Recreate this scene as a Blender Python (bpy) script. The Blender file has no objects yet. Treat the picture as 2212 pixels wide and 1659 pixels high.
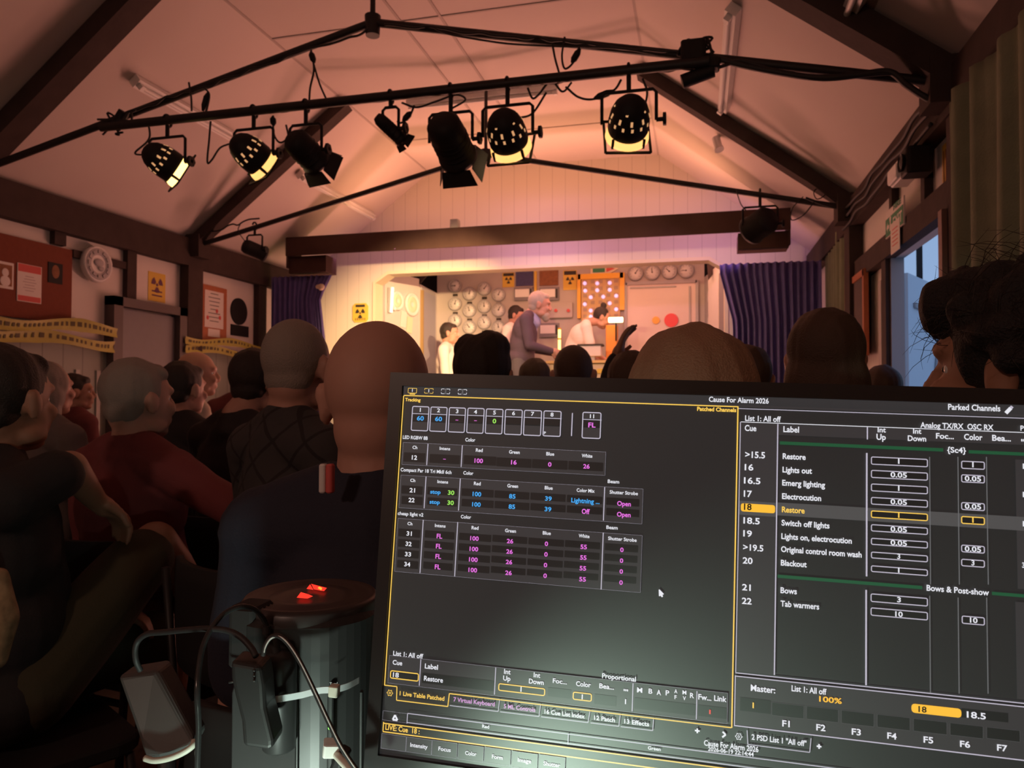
import bpy, math, random
from mathutils import Vector, Matrix, Euler, noise
import numpy as np
random.seed(7)
SC = bpy.context.scene
COL = SC.collection
PI = math.pi

# ------------------------------------------------------------------ camera
FPX = 1578.6                         # focal length in pixels of the 2212 wide frame
YAW, PITCH, ROLL = .2490, .0230, .0018
CAM = Vector((0, 0, 1.22))
_w = Vector((-math.sin(YAW)*math.cos(PITCH), math.cos(YAW)*math.cos(PITCH), math.sin(PITCH)))
_r0 = Vector((math.cos(YAW), math.sin(YAW), 0))
_u0 = _r0.cross(_w)
_r = _r0*math.cos(ROLL) + _u0*math.sin(ROLL)
_u = -_r0*math.sin(ROLL) + _u0*math.cos(ROLL)
cd = bpy.data.cameras.new('camera')
cd.sensor_width = 36.0
cd.lens = 36.0*FPX/2212.0
cd.clip_start = .02
cd.dof.use_dof = True
cd.dof.focus_distance = .75
cd.dof.aperture_fstop = 15
co = bpy.data.objects.new('camera', cd)
COL.objects.link(co)
co.matrix_world = Matrix(((_r.x, _u.x, -_w.x, CAM.x), (_r.y, _u.y, -_w.y, CAM.y), (_r.z, _u.z, -_w.z, CAM.z), (0, 0, 0, 1)))
SC.camera = co

def ray(px, py):
    return _w + _r*((px-1106)/FPX) + _u*((829.5-py)/FPX)
def aY(px, py, Y):
    d = ray(px, py); return CAM + d*(Y/d.y)
def aX(px, py, X):
    d = ray(px, py); return CAM + d*(X/d.x)
def aZ(px, py, Z):
    d = ray(px, py); return CAM + d*((Z-CAM.z)/d.z)
def aD(px, py, D):
    return CAM + ray(px, py)*D

# ------------------------------------------------------------------ world, exposure
SC.view_settings.view_transform = 'Standard'
SC.view_settings.look = 'None'
SC.view_settings.gamma = 1.0
SC.view_settings.exposure = 0.0
SC.view_settings.use_curve_mapping = False
SC.cycles.max_bounces = 7; SC.cycles.diffuse_bounces = 4; SC.cycles.glossy_bounces = 3; SC.cycles.transmission_bounces = 2
SC.cycles.caustics_reflective = False; SC.cycles.caustics_refractive = False
W = bpy.data.worlds.new('dusk_sky')
SC.world = W
W.use_nodes = True
nt = W.node_tree
bg = nt.nodes['Background']
tc = nt.nodes.new('ShaderNodeTexCoord')
mp = nt.nodes.new('ShaderNodeSeparateXYZ')
rp = nt.nodes.new('ShaderNodeValToRGB')
nt.links.new(tc.outputs['Generated'], mp.inputs[0])
nt.links.new(mp.outputs['Z'], rp.inputs[0])
rp.color_ramp.elements[0].position = .0
rp.color_ramp.elements[0].color = (.10, .16, .24, 1)
rp.color_ramp.elements[1].position = .5
rp.color_ramp.elements[1].color = (.19, .33, .62, 1)
e = rp.color_ramp.elements.new(.06); e.color = (.30, .43, .66, 1)
nt.links.new(rp.outputs[0], bg.inputs[0])
bg.inputs[1].default_value = 1.0

# ------------------------------------------------------------------ stage and hall lamps, real ones and added fills (their housings are built further down)
def aim(o, target):
    o.rotation_euler = (Vector(target)-o.location).to_track_quat('-Z', 'Y').to_euler()
def spot(name, loc, target, power, color, size=45, blend=.6, radius=.05):
    l = bpy.data.lights.new(name, 'SPOT'); l.energy = power; l.color = color
    l.spot_size = math.radians(size); l.spot_blend = blend; l.shadow_soft_size = radius
    o = bpy.data.objects.new(name, l); COL.objects.link(o); o.location = loc; aim(o, target); return o
def area(name, loc, target, power, color, sx, sy, spread=180):
    l = bpy.data.lights.new(name, 'AREA'); l.energy = power; l.color = color
    l.shape = 'RECTANGLE'; l.size = sx; l.size_y = sy; l.spread = math.radians(spread)
    o = bpy.data.objects.new(name, l); COL.objects.link(o); o.location = loc; aim(o, target); return o
def point(name, loc, power, color, radius=.03):
    l = bpy.data.lights.new(name, 'POINT'); l.energy = power; l.color = color; l.shadow_soft_size = radius
    o = bpy.data.objects.new(name, l); COL.objects.link(o); o.location = loc; return o

# room numbers (metres, camera stands at x = 0, y = 0)
XL, XR = -4.388, 1.115
XM = (XL+XR)/2
ZP, ZC, ZT = 2.64, 3.757, 3.192          # wall plate, flat ceiling, tie apex
Y1, Y2, YG = 3.473, 5.572, 7.602         # the two trusses, the stage gable
HC = 1.252                               # half width of the flat ceiling
YB = -2.2                                # wall behind the desk
YS = 9.6                                 # back flat of the stage set
ZS = .72                                 # stage floor
WARM = (1.0, .60, .27); PINK = (1.0, .36, .25); VIO = (.95, .42, .62)
# lit PAR lanterns on the bar, each a spot toward the stage
for i, (px, py, d, tgt, en, sz) in enumerate(((358, 352, (.72, .95, -.62), (.2, 8.2, 1.5), 170, 44), (545, 335, (.55, .95, -.62), (-.6, 8.2, 1.5), 170, 44), (1095, 290, (.02, 1, -.62), (-2.2, 8.0, 1.6), 260, 46), (1358, 262, (-.22, 1, -.55), (-2.95, 7.6, 1.84), 2600, 30))):
    p = aY(px, py, Y1-.06); spot('par_beam_%d' % i, p+Vector(d).normalized()*.14, tgt, en, WARM, sz, .8)
# the two LED lanterns on the farther truss
p = aY(550, 540, Y2-.02); spot('led_beam_left', p+Vector((.09, .12, -.03)), (-.4, 7.6, 2.1), 14, VIO, 60, .8)
p = aY(1642, 485, Y2-.02); spot('led_beam_right', p+Vector((-.09, .12, -.03)), (-1.4, 7.6, 2.1), 14, VIO, 60, .8)
ZPM = (aY(617, 510, 6.62).z+aY(1708, 452, 6.62).z)/2
# Added unseen fill lights: behind the pelmet on to the header, and on top of the pelmet up the gable and roof
for i, x in enumerate((-3.3, -1.6, .1)):
    area('header_fill_%d' % i, (x, 6.74, ZPM-.16), (x*.9-.1, 7.6, 2.30), (1.5, 6, 4.5)[i], (.80, .38, .72), .9, .03)
    xx = (-2.8, -1.6, -.4)[i]
    area('gable_fill_%d' % i, (xx, 6.79, ZPM+.045), (xx, 6.79, 4.2), (6, 8, 6)[i], (1, .40, .20), .9, .05)
    area('floor_fill_%d' % i, ((-3.2, -1.6, .0)[i], 7.2, .90), ((-2.3, -1.7, -.9)[i], 4.4, 3.3), (16, 28, 21)[i], (1, .37, .27), 1.3, .12, 140)  # added low fill standing in for bounce off the stage floor
# unseen area lights added to wash the set from behind the header of the opening
for i, x in enumerate((-2.2, -.9, .3)): area('stage_fill_%d' % i, (x, YG+.30, 2.95), (x*.9, 9.1, 1.0), 10, PINK, .8, .15)
# added area light standing in for the glow of the stage set thrown back into the hall
area('stage_bounce', (-1.2, YS-.6, 3.2), (-1.2, 5.0, 2.0), 30, (1, .40, .24), 2.6, .5)
# unseen fill light added at the back of the hall to lift the audience
area('back_fill_light', (-1.2, YB+.13, 2.25), (-1.2, 3, 1.6), 14.0, (1, .60, .46), .26, .09)
# console lamp on the table, then an added fill for the tower
area('console_lamp_light', (-.16, .246, .806), (.03, .62, .87), 2.1, (.74, 1, .80), .13, .022, 70)
area('tower_fill', (-.30, .404, .77), (-.38, .62, .84), .75, (.80, 1, .86), .04, .02, 120)


# ------------------------------------------------------------------ materials
def mat(name, col, rough=.7, metal=0, spec=.5, emis=None, estr=1.0, noise_amt=0, nscale=20, bump=0, bscale=60, sample=None, coat=0):
    m = bpy.data.materials.new(name); m.use_nodes = True
    n = m.node_tree; b = n.nodes['Principled BSDF']
    b.inputs['Base Color'].default_value = (*col, 1)
    b.inputs['Roughness'].default_value = rough
    b.inputs['Metallic'].default_value = metal
    b.inputs['Specular IOR Level'].default_value = spec
    if coat: b.inputs['Coat Weight'].default_value = coat
    if emis:
        b.inputs['Emission Color'].default_value = (*emis, 1)
        b.inputs['Emission Strength'].default_value = estr
        if sample: m.cycles.emission_sampling = sample
    if noise_amt or bump:
        t = n.nodes.new('ShaderNodeTexCoord')
        if noise_amt:
            x = n.nodes.new('ShaderNodeTexNoise'); x.inputs['Scale'].default_value = nscale; x.inputs['Detail'].default_value = 5
            n.links.new(t.outputs['Object'], x.inputs['Vector'])
            mx = n.nodes.new('ShaderNodeMixRGB'); mx.blend_type = 'MIX'
            mx.inputs[1].default_value = (*[c*(1-noise_amt) for c in col], 1)
            mx.inputs[2].default_value = (*[min(1, c*(1+noise_amt)) for c in col], 1)
            n.links.new(x.outputs['Fac'], mx.inputs[0]); n.links.new(mx.outputs[0], b.inputs['Base Color'])
        if bump:
            y = n.nodes.new('ShaderNodeTexNoise'); y.inputs['Scale'].default_value = bscale; y.inputs['Detail'].default_value = 4
            n.links.new(t.outputs['Object'], y.inputs['Vector'])
            bp = n.nodes.new('ShaderNodeBump'); bp.inputs['Strength'].default_value = bump; bp.inputs['Distance'].default_value = .01
            n.links.new(y.outputs['Fac'], bp.inputs['Height']); n.links.new(bp.outputs[0], b.inputs['Normal'])
    return m
def board_mat(name, col, period=.1, axis='X', groove=.06, dark=.55):
    """painted tongue and groove boards: thin grooves every `period` metres along an object axis"""
    m = mat(name, col, .6); n = m.node_tree; b = n.nodes['Principled BSDF']
    t = n.nodes.new('ShaderNodeTexCoord'); s = n.nodes.new('ShaderNodeSeparateXYZ')
    n.links.new(t.outputs['Object'], s.inputs[0])
    d = n.nodes.new('ShaderNodeMath'); d.operation = 'DIVIDE'; d.inputs[1].default_value = period
    f = n.nodes.new('ShaderNodeMath'); f.operation = 'FRACT'
    g = n.nodes.new('ShaderNodeMath'); g.operation = 'LESS_THAN'; g.inputs[1].default_value = groove
    n.links.new(s.outputs[axis], d.inputs[0]); n.links.new(d.outputs[0], f.inputs[0]); n.links.new(f.outputs[0], g.inputs[0])
    mx = n.nodes.new('ShaderNodeMixRGB'); mx.inputs[1].default_value = (*col, 1); mx.inputs[2].default_value = (*[c*dark for c in col], 1)
    n.links.new(g.outputs[0], mx.inputs[0]); n.links.new(mx.outputs[0], b.inputs['Base Color'])
    return m

M = {}
M['paint'] = mat('painted_plaster', (.70, .66, .62), .8, noise_amt=.05, nscale=3, bump=.05, bscale=12)
M['ceil'] = mat('ceiling_board', (.68, .60, .56), .85, noise_amt=.05, nscale=1.6, bump=.04, bscale=9)
M['gable'] = board_mat('gable_boards', (.72, .66, .58), .14, 'X', .05, .8)
M['dado'] = board_mat('dado_boards', (.30, .32, .27), .17, 'Y', .05, .6)
M['timber'] = mat('dark_stained_timber', (.055, .038, .034), .75, spec=.2, noise_amt=.35, nscale=9, bump=.15, bscale=30)
M['tubeblk'] = mat('black_steel_tube', (.02, .016, .015), .5, spec=.4)
M['blk'] = mat('black_paint', (.012, .010, .010), .6, spec=.3)
M['blkmat'] = mat('matt_black', (.012, .011, .011), .8)
M['cable'] = mat('black_rubber_cable', (.02, .018, .018), .6)
M['floor'] = mat('worn_wood_floor', (.10, .07, .05), .6, noise_amt=.3, nscale=6, bump=.05)
M['white'] = mat('white_gloss', (.75, .74, .72), .4)
M['cream'] = mat('cream_paint', (.78, .68, .5), .6, noise_amt=.05, nscale=4)
M['grey'] = mat('grey_paint', (.42, .41, .42), .6, noise_amt=.05)
M['ltgrey'] = mat('light_grey_paint', (.60, .58, .57), .6, noise_amt=.05)
M['setwall'] = mat('set_wall_paint', (.50, .46, .43), .75, noise_amt=.08, nscale=3)
M['blue'] = mat('blue_curtain', (.17, .14, .42), .8, noise_amt=.2, nscale=14, bump=.2, bscale=120)
M['green'] = mat('sage_curtain', (.19, .22, .14), .85, noise_amt=.25, nscale=10, bump=.2, bscale=120)
M['pelmet'] = mat('dark_brown_pelmet', (.085, .050, .044), .9, spec=.2, noise_amt=.25, nscale=5)
M['steel'] = mat('chrome_steel', (.6, .6, .6), .25, metal=1)
M['orange'] = mat('orange_stained_wood', (.42, .13, .05), .5, noise_amt=.2)
M['cork'] = mat('rust_red_felt', (.20, .055, .03), .95, noise_amt=.12, nscale=40)
M['paper'] = mat('paper', (.75, .70, .66), .8)
M['redp'] = mat('red_print', (.62, .10, .09), .7)
M['yel'] = mat('yellow_print', (.72, .50, .07), .6)
M['tape'] = mat('yellow_tape', (.42, .38, .06), .5, noise_amt=.1)
M['ink'] = mat('black_ink', (.03, .025, .02), .7)
M['greenp'] = mat('green_print', (.04, .24, .12), .6)
M['brownp'] = mat('brown_print', (.25, .10, .04), .7, noise_amt=.5, nscale=25)
M['navyp'] = mat('navy_print', (.06, .06, .17), .7, noise_amt=.4, nscale=30)
M['slate'] = mat('slate', (.07, .045, .045), .7, noise_amt=.5, nscale=14)
M['doorgrey'] = mat('grey_door_paint', (.20, .19, .21), .45, noise_amt=.06)
M['red'] = mat('red_plastic', (.75, .05, .05), .4)

# ------------------------------------------------------------------ mesh helpers
class MB:
    def __init__(s): s.v = []; s.f = []; s.m = []; s.s = []
    def add(s, vs, fs, mi=0, smooth=False, M4=None):
        o = len(s.v)
        for v in vs:
            v = Vector(v)
            if M4 is not None: v = M4 @ v
            s.v.append(v)
        for f in fs:
            s.f.append([i+o for i in f]); s.m.append(mi); s.s.append(smooth)
        return s
    def box(s, c, d, mi=0, rot=None, M4=None):
        x, y, z = d[0]/2, d[1]/2, d[2]/2
        vs = [Vector(p) for p in ((-x,-y,-z),(x,-y,-z),(x,y,-z),(-x,y,-z),(-x,-y,z),(x,-y,z),(x,y,z),(-x,y,z))]
        R = Euler(rot).to_matrix() if rot else Matrix.Identity(3)
        vs = [R @ v + Vector(c) for v in vs]
        return s.add(vs, [(0,3,2,1),(4,5,6,7),(0,1,5,4),(1,2,6,5),(2,3,7,6),(3,0,4,7)], mi, False, M4)
    def rbox(s, c, d, r=.01, mi=0, rot=None, n=3, axis='Z', M4=None):
        """box with rounded vertical edges (about axis) and small chamfers at both ends"""
        X, Y, Z = d
        if axis == 'Y': X, Y, Z = d[0], d[2], d[1]
        if axis == 'X': X, Y, Z = d[1], d[2], d[0]
        r = min(r, X/2-1e-5, Y/2-1e-5)
        def loop(ins, z):
            L = []
            for qx, qy, a0 in ((1,1,0),(-1,1,90),(-1,-1,180),(1,-1,270)):
                for k in range(n+1):
                    a = math.radians(a0+90*k/n)
                    L.append((qx*(X/2-r)+math.cos(a)*(r-ins), qy*(Y/2-r)+math.sin(a)*(r-ins), z))
            return L
        c2 = min(r*.5, .006, Z*.25)
        loops = [loop(c2*.9, -Z/2), loop(0, -Z/2+c2), loop(0, Z/2-c2), loop(c2*.9, Z/2)]
        N = len(loops[0]); vs = sum(loops, []); fs = []
        for j in range(3):
            for i in range(N):
                k = (i+1) % N
                fs.append((j*N+i, j*N+k, (j+1)*N+k, (j+1)*N+i))
        fs.append(tuple(reversed(range(N)))); fs.append(tuple(range(3*N, 4*N)))
        if axis == 'Y': vs = [(a, c3, b) for a, b, c3 in vs]; fs = [tuple(reversed(f)) for f in fs]
        if axis == 'X': vs = [(c3, a, b) for a, b, c3 in vs]
        R = Euler(rot).to_matrix() if rot else Matrix.Identity(3)
        return s.add([R @ Vector(v)+Vector(c) for v in vs], fs, mi, False, M4)
    def cyl(s, p0, p1, r0, r1=None, n=16, mi=0, smooth=True, M4=None, cap=True):
        p0, p1 = Vector(p0), Vector(p1); r1 = r0 if r1 is None else r1
        q = (p1-p0).to_track_quat('Z', 'Y').to_matrix()
        vs = [p0+q @ Vector((math.cos(2*PI*i/n)*r0, math.sin(2*PI*i/n)*r0, 0)) for i in range(n)]
        vs += [p1+q @ Vector((math.cos(2*PI*i/n)*r1, math.sin(2*PI*i/n)*r1, 0)) for i in range(n)]
        s.add(vs, [(i, (i+1) % n, n+(i+1) % n, n+i) for i in range(n)], mi, smooth, M4)
        if cap: s.add(vs, [tuple(reversed(range(n))), tuple(range(n, 2*n))], mi, False, M4)
        return s
    def ell(s, c, r, R=None, n=20, m=12, mi=0, M4=None):
        c = Vector(c); r = (r, r, r) if isinstance(r, (int, float)) else r
        vs = [Vector((0,0,-1))]
        for j in range(1, m):
            a = -PI/2+PI*j/m
            for i in range(n):
                b = 2*PI*i/n; vs.append(Vector((math.cos(a)*math.cos(b), math.cos(a)*math.sin(b), math.sin(a))))
        vs.append(Vector((0,0,1)))
        fs = [(0, 1+(i+1) % n, 1+i) for i in range(n)]
        for j in range(m-2):
            for i in range(n):
                k = (i+1) % n; fs.append((1+j*n+i, 1+j*n+k, 1+(j+1)*n+k, 1+(j+1)*n+i))
        L = len(vs)-1; b = 1+(m-2)*n
        fs += [(b+i, b+(i+1) % n, L) for i in range(n)]
        out = []
        for v in vs:
            v = Vector((v.x*r[0], v.y*r[1], v.z*r[2]))
            if R is not None: v = R @ v
            out.append(c+v)
        return s.add(out, fs, mi, True, M4)
    def lathe(s, prof, M4=None, n=32, mi=0, a0=0, a1=2*PI, smooth=True):
        """profile of (radius, z) turned about local z"""
        full = abs(a1-a0-2*PI) < 1e-6; k = n if full else n+1
        vs = []
        for r, z in prof:
            for i in range(k):
                a = a0+(a1-a0)*i/n; vs.append((r*math.cos(a), r*math.sin(a), z))
        fs = []
        for j in range(len(prof)-1):
            for i in range(n):
                i2 = (i+1) % k if full else i+1
                fs.append((j*k+i, j*k+i2, (j+1)*k+i2, (j+1)*k+i))
        return s.add(vs, fs, mi, smooth, M4)
    def tube(s, pts, r, n=8, mi=0, closed=False):
        pts = [Vector(p) for p in pts]; N = len(pts); fr = None; vs = []
        for i, p in enumerate(pts):
            a = pts[max(i-1, 0)]; b = pts[min(i+1, N-1)]; t = (b-a).normalized()
            if fr is None:
                fr = t.orthogonal().normalized()
            fr = (fr-t*fr.dot(t)).normalized(); g = t.cross(fr)
            rr = r[i] if isinstance(r, (list, tuple)) else r
            vs += [p+fr*math.cos(2*PI*k/n)*rr+g*math.sin(2*PI*k/n)*rr for k in range(n)]
        fs = [(j*n+i, j*n+(i+1) % n, (j+1)*n+(i+1) % n, (j+1)*n+i) for j in range(N-1) for i in range(n)]
        fs += [tuple(reversed(range(n))), tuple(range((N-1)*n, N*n))]
        return s.add(vs, fs, mi, True)
    def prism(s, poly, d, mi=0, M4=None):
        """closed outline (list of 3D points) pushed along vector d"""
        d = Vector(d); N = len(poly); P = [Vector(p) for p in poly]
        vs = P+[p+d for p in P]
        fs = [tuple(reversed(range(N))), tuple(range(N, 2*N))]+[(i, (i+1) % N, N+(i+1) % N, N+i) for i in range(N)]
        return s.add(vs, fs, mi, False, M4)
    def disc(s, c, nrm, r, th, mi=0, n=24, rx=None):
        c, nrm = Vector(c), Vector(nrm).normalized(); return s.cyl(c, c+nrm*th, r, r, n, mi)
    def build(s, name, mats, parent=None, world=True):
        if not isinstance(mats, (list, tuple)): mats = [mats]
        me = bpy.data.meshes.new(name)
        V = s.v
        if parent is not None and world:
            inv = parent_matrix(parent).inverted()
            V = [inv @ v for v in V]
        elif parent is None:
            # origin at the base centre of the mesh
            xs = [v.x for v in V]; ys = [v.y for v in V]; zs = [v.z for v in V]
            o = Vector(((min(xs)+max(xs))/2, (min(ys)+max(ys))/2, min(zs))); V = [v-o for v in V]
        me.from_pydata([tuple(v) for v in V], [], s.f)
        for m in mats: me.materials.append(m)
        me.polygons.foreach_set('material_index', s.m)
        me.polygons.foreach_set('use_smooth', s.s)
        me.update()
        ob = bpy.data.objects.new(name, me); COL.objects.link(ob)
        if parent is None: ob.location = o
        else: ob.parent = parent
        return ob
def parent_matrix(o):
    m = Matrix.Translation(o.location) @ o.rotation_euler.to_matrix().to_4x4()
    if o.parent: m = parent_matrix(o.parent) @ m
    return m
def tag(o, label, cat, group=None, kind=None):
    if label: o['label'] = label
    if cat: o['category'] = cat
    if group: o['group'] = group
    if kind: o['kind'] = kind
    return o
def thing(name, label, cat, loc=(0,0,0), rz=0, group=None):
    o = bpy.data.objects.new(name, None); COL.objects.link(o)
    o.empty_display_size = .05
    o.location = loc; o.rotation_euler = (0, 0, rz)
    return tag(o, label, cat, group)
def struct(o):
    o['kind'] = 'structure'; return o
def subs(m, **k): return m
def spline(pts, n=8):
    """Catmull-Rom through 3D points"""
    P = [Vector(p) for p in pts]; P = [P[0]*2-P[1]]+P+[P[-1]*2-P[-2]]; out = []
    for i in range(1, len(P)-2):
        for k in range(n):
            t = k/n; a, b, c, d = P[i-1], P[i], P[i+1], P[i+2]
            out.append(.5*((2*b)+(c-a)*t+(2*a-5*b+4*c-d)*t*t+(3*b-a-3*c+d)*t**3))
    out.append(P[-2]); return out
def text_mesh(txt, bold=0.0):
    """flat outline of a word, unit size, as (verts, faces, bbox)"""
    cu = bpy.data.curves.new('t', 'FONT'); cu.body = txt; cu.size = 1; cu.offset = bold; cu.resolution_u = 3
    ob = bpy.data.objects.new('t', cu); me = bpy.data.meshes.new_from_object(ob)
    vs = [tuple(v.co) for v in me.vertices]; fs = [tuple(p.vertices) for p in me.polygons]
    bpy.data.objects.remove(ob); bpy.data.curves.remove(cu); bpy.data.meshes.remove(me)
    if not vs: return [], [], (0, 0, 1, 1)
    return vs, fs, (min(v[0] for v in vs), min(v[1] for v in vs), max(v[0] for v in vs), max(v[1] for v in vs))
CAPH = text_mesh('H')[2][3]
def word(mb, txt, o, ex, ey, width, cap, mi, bold=.02):
    """write a word into a mesh: o = left end of the baseline, ex/ey unit axes, given width and cap height"""
    vs, fs, bb = text_mesh(txt, bold)
    if not vs: return
    sx = width/max(1e-6, bb[2]-bb[0]); sy = 1.10*cap/CAPH
    if all(c in '0123456789.>%-:' for c in txt): sy = 1.08*cap/max(.3, bb[3])
    if len(txt) <= 2 and sx > 1.2*sy: o = Vector(o)+Vector(ex)*(width-1.2*sy*(bb[2]-bb[0]))/2; sx = 1.2*sy
    mb.add([Vector(o)+Vector(ex)*((v[0]-bb[0])*sx)+Vector(ey)*(v[1]*sy) for v in vs], fs, mi)
# ================================================================== the hall
def slab(name, poly, d, m): return struct(MB().prism(poly, d).build(name, m))
slab('floor', [(XL-.1, YB, 0), (XR+.1, YB, 0), (XR+.1, YG, 0), (XL-.1, YG, 0)], (0, 0, -.1), M['floor'])
# left wall: plaster above, boarded dado below, dark timber frame
slab('wall_left', [(XL, YB, 0), (XL, YG, 0), (XL, YG, ZP), (XL, YB, ZP)], (-.12, 0, 0), M['paint'])
zt = aX(236, 740, XL).z
m = MB().box((XL+.012, (YB+YG)/2, zt/2), (.024, YG-YB, zt)); o = m.build('trim_1', M['dado']); struct(o)
# right wall with the open doorway
DY0, DY1, DZ = 3.56, 4.66, aX(2000, 525, XR+.05).z
m = MB()
m.prism([(XR, DY1, 0), (XR, YG, 0), (XR, YG, ZP), (XR, DY1, ZP)], (.05, 0, 0))
m.prism([(XR, YB, 0), (XR, DY0, 0), (XR, DY0, ZP), (XR, YB, ZP)], (.05, 0, 0))
m.prism([(XR, DY0, DZ), (XR, DY1, DZ), (XR, DY1, ZP), (XR, DY0, ZP)], (.05, 0, 0))
struct(m.build('wall_right', M['paint']))
slab('wall_back', [(XL-.1, YB, 0), (XR+.1, YB, 0), (XR+.1, YB, ZC+.1), (XL-.1, YB, ZC+.1)], (0, -.1, 0), M['paint'])
# ceiling: two slopes and a flat
sec = [(XL-.02, ZP), (XM-HC, ZC), (XM+HC, ZC), (XR+.02, ZP)]
m = MB()
out = [(XL-.1, ZP+.05), (XM-HC-.04, ZC+.08), (XM+HC+.04, ZC+.08), (XR+.1, ZP+.05)]
poly = [(x, YB, z) for x, z in sec]+[(x, YB, z) for x, z in reversed(out)]
for i in range(3):
    q = [(sec[i][0], YB, sec[i][1]), (sec[i+1][0], YB, sec[i+1][1]), (out[i+1][0], YB, out[i+1][1]), (out[i][0], YB, out[i][1])]
    m.prism(q, (0, YG+.12-YB, 0))
struct(m.build('ceiling', M['ceil']))
# stage gable wall with its chamfered opening
pl = lambda x, y: aY(x, y, YG)
ox0, ox1 = pl(806, 700).x, pl(1573, 700).x
zt1 = pl(1200, 570).z
ch = pl(838, 583).x-ox0
zc1 = zt1-(pl(1200, 570).z-pl(806, 613).z)*.9
m = MB(); T = (0, .14, 0)
gl = [(XL, 0), (ox0, 0), (ox0, zc1), (XL, zc1)]
def gw(pts): m.prism([(x, YG, z) for x, z in pts], T)
gw([(XL, 0), (ox0, 0), (ox0, zc1), (XL, zc1)])
gw([(ox1, 0), (XR, 0), (XR, zc1), (ox1, zc1)])
gw([(XL, zc1), (ox0, zc1), (ox0+ch, zt1), (XL, zt1)])
gw([(ox1, zc1), (XR, zc1), (XR, zt1), (ox1-ch, zt1)])
gw([(XL, zt1), (XR, zt1), (XR, ZP+.04), (XM+HC, ZC+.04), (XM-HC, ZC+.04), (XL, ZP+.04)])
struct(m.build('wall_stage', M['gable']))
m = MB().box(((ox0+ox1)/2, YG-.012, ZS/2), (ox1-ox0, .024, ZS)); struct(m.build('trim_2', M['timber']))
# lining round the opening
m = MB(); e = .035
path = [(ox0, ZS), (ox0, zc1), (ox0+ch, zt1), (ox1-ch, zt1), (ox1, zc1), (ox1, ZS)]
inn = [(ox0+e, ZS), (ox0+e, zc1-.01), (ox0+ch+.01, zt1-e), (ox1-ch-.01, zt1-e), (ox1-e, zc1-.01), (ox1-e, ZS)]
for i in range(5):
    m.prism([(path[i][0], YG-.02, path[i][1]), (path[i+1][0], YG-.02, path[i+1][1]), (inn[i+1][0], YG-.02, inn[i+1][1]), (inn[i][0], YG-.02, inn[i][1])], (0, .2, 0))
struct(m.build('trim_3', M['cream']))
# stage box
slab('floor_stage', [(XL, YG+.14, ZS), (XR+.6, YG+.14, ZS), (XR+.6, YS+.5, ZS), (XL, YS+.5, ZS)], (0, 0, -.06), M['floor'])
slab('wall_stage_left', [(XL, YG+.14, ZS), (XL, YS+.5, ZS), (XL, YS+.5, 3.4), (XL, YG+.14, 3.4)], (-.1, 0, 0), M['paint'])
slab('wall_stage_right', [(XR+.6, YG+.14, ZS), (XR+.6, YS+.5, ZS), (XR+.6, YS+.5, 3.4), (XR+.6, YG+.14, 3.4)], (.1, 0, 0), M['paint'])
slab('wall_stage_back', [(XL, YS+.5, ZS), (XR+.6, YS+.5, ZS), (XR+.6, YS+.5, 3.4), (XL, YS+.5, 3.4)], (0, .1, 0), M['blkmat'])
slab('ceiling_stage', [(XL, YG+.14, 3.4), (XR+.6, YG+.14, 3.4), (XR+.6, YS+.5, 3.4), (XL, YS+.5, 3.4)], (0, 0, .1), M['paint'])

# ---- timber frame
def timber(name, boxes):
    m = MB()
    for c, d in boxes: m.box(c, d)
    return struct(m.build(name, M['timber']))
PB = ZP-.24
timber('trim_4', [((XL+.04, (YB+YG)/2, ZP-.12), (.08, YG-YB, .24))])
timber('trim_5', [((XR-.04, (YB+YG)/2, ZP-.10), (.08, YG-YB, .20))])
def stud_l(name, x0, x1, z0=zt, z1=None, d=.045):
    a, b = aX(x0, 540, XL).y, aX(x1, 540, XL).y
    timber(name, [((XL+d/2, (a+b)/2, (z0+(z1 or PB))/2), (d, b-a, (z1 or PB)-z0))])
stud_l('trim_6', 107, 132, aX(120, 530, XL).z, None)
stud_l('trim_7', 266, 286, aX(266, 645, XL).z)
stud_l('trim_8', 389, 421, 0, None, .09)
a = aX(150, 553, XL+.02)
timber('trim_9', [((XL+.02, (aX(150, 553, XL).y+aX(267, 576, XL).y)/2, aX(255, 572, XL).z), (.035, aX(267, 576, XL).y-aX(150, 553, XL).y, .055))])
stud_l('trim_10', 549, 566, 0, None, .06)
# right wall posts, header
def stud_r(name, y0, y1, z0, z1, d=.05):
    timber(name, [((XR-d/2, (y0+y1)/2, (z0+z1)/2), (d, abs(y1-y0), z1-z0))])
stud_r('trim_11', Y2-.09, Y2+.09, 0, ZP-.2, .09)
stud_r('trim_12', 3.40, 3.50, 0, ZP-.2, .07)
HZ = aX(2000, 452, XR).z
timber('trim_13', [((XR-.03, (3.5+Y2-.09)/2, (DZ+HZ)/2+.0), (.06, Y2-.09-3.5, HZ-DZ))])
y = aX(1940, 470, XR).y; stud_r('trim_14', y-.03, y+.03, HZ, ZP-.2, .04)
y = aX(2012, 400, XR).y; stud_r('trim_15', y-.03, y+.03, HZ, ZP-.2, .04)
stud_r('trim_16', DY1, DY1+.10, 0, DZ, .05)
m = MB().box((XR-.02, DY0-.03, DZ/2), (.14, .05, DZ)); struct(m.build('trim_17', mat('brown_varnish', (.22, .12, .09), .4)))
m = MB().box((XR+.01, DY1-.010, DZ/2), (.07, .020, DZ)); m.box((XR-.03, DY1+.17, DZ*.48), (.03, .07, DZ*.94))
struct(m.build('trim_18', mat('weathered_white_jamb', (.45, .42, .42), .5)))

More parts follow.
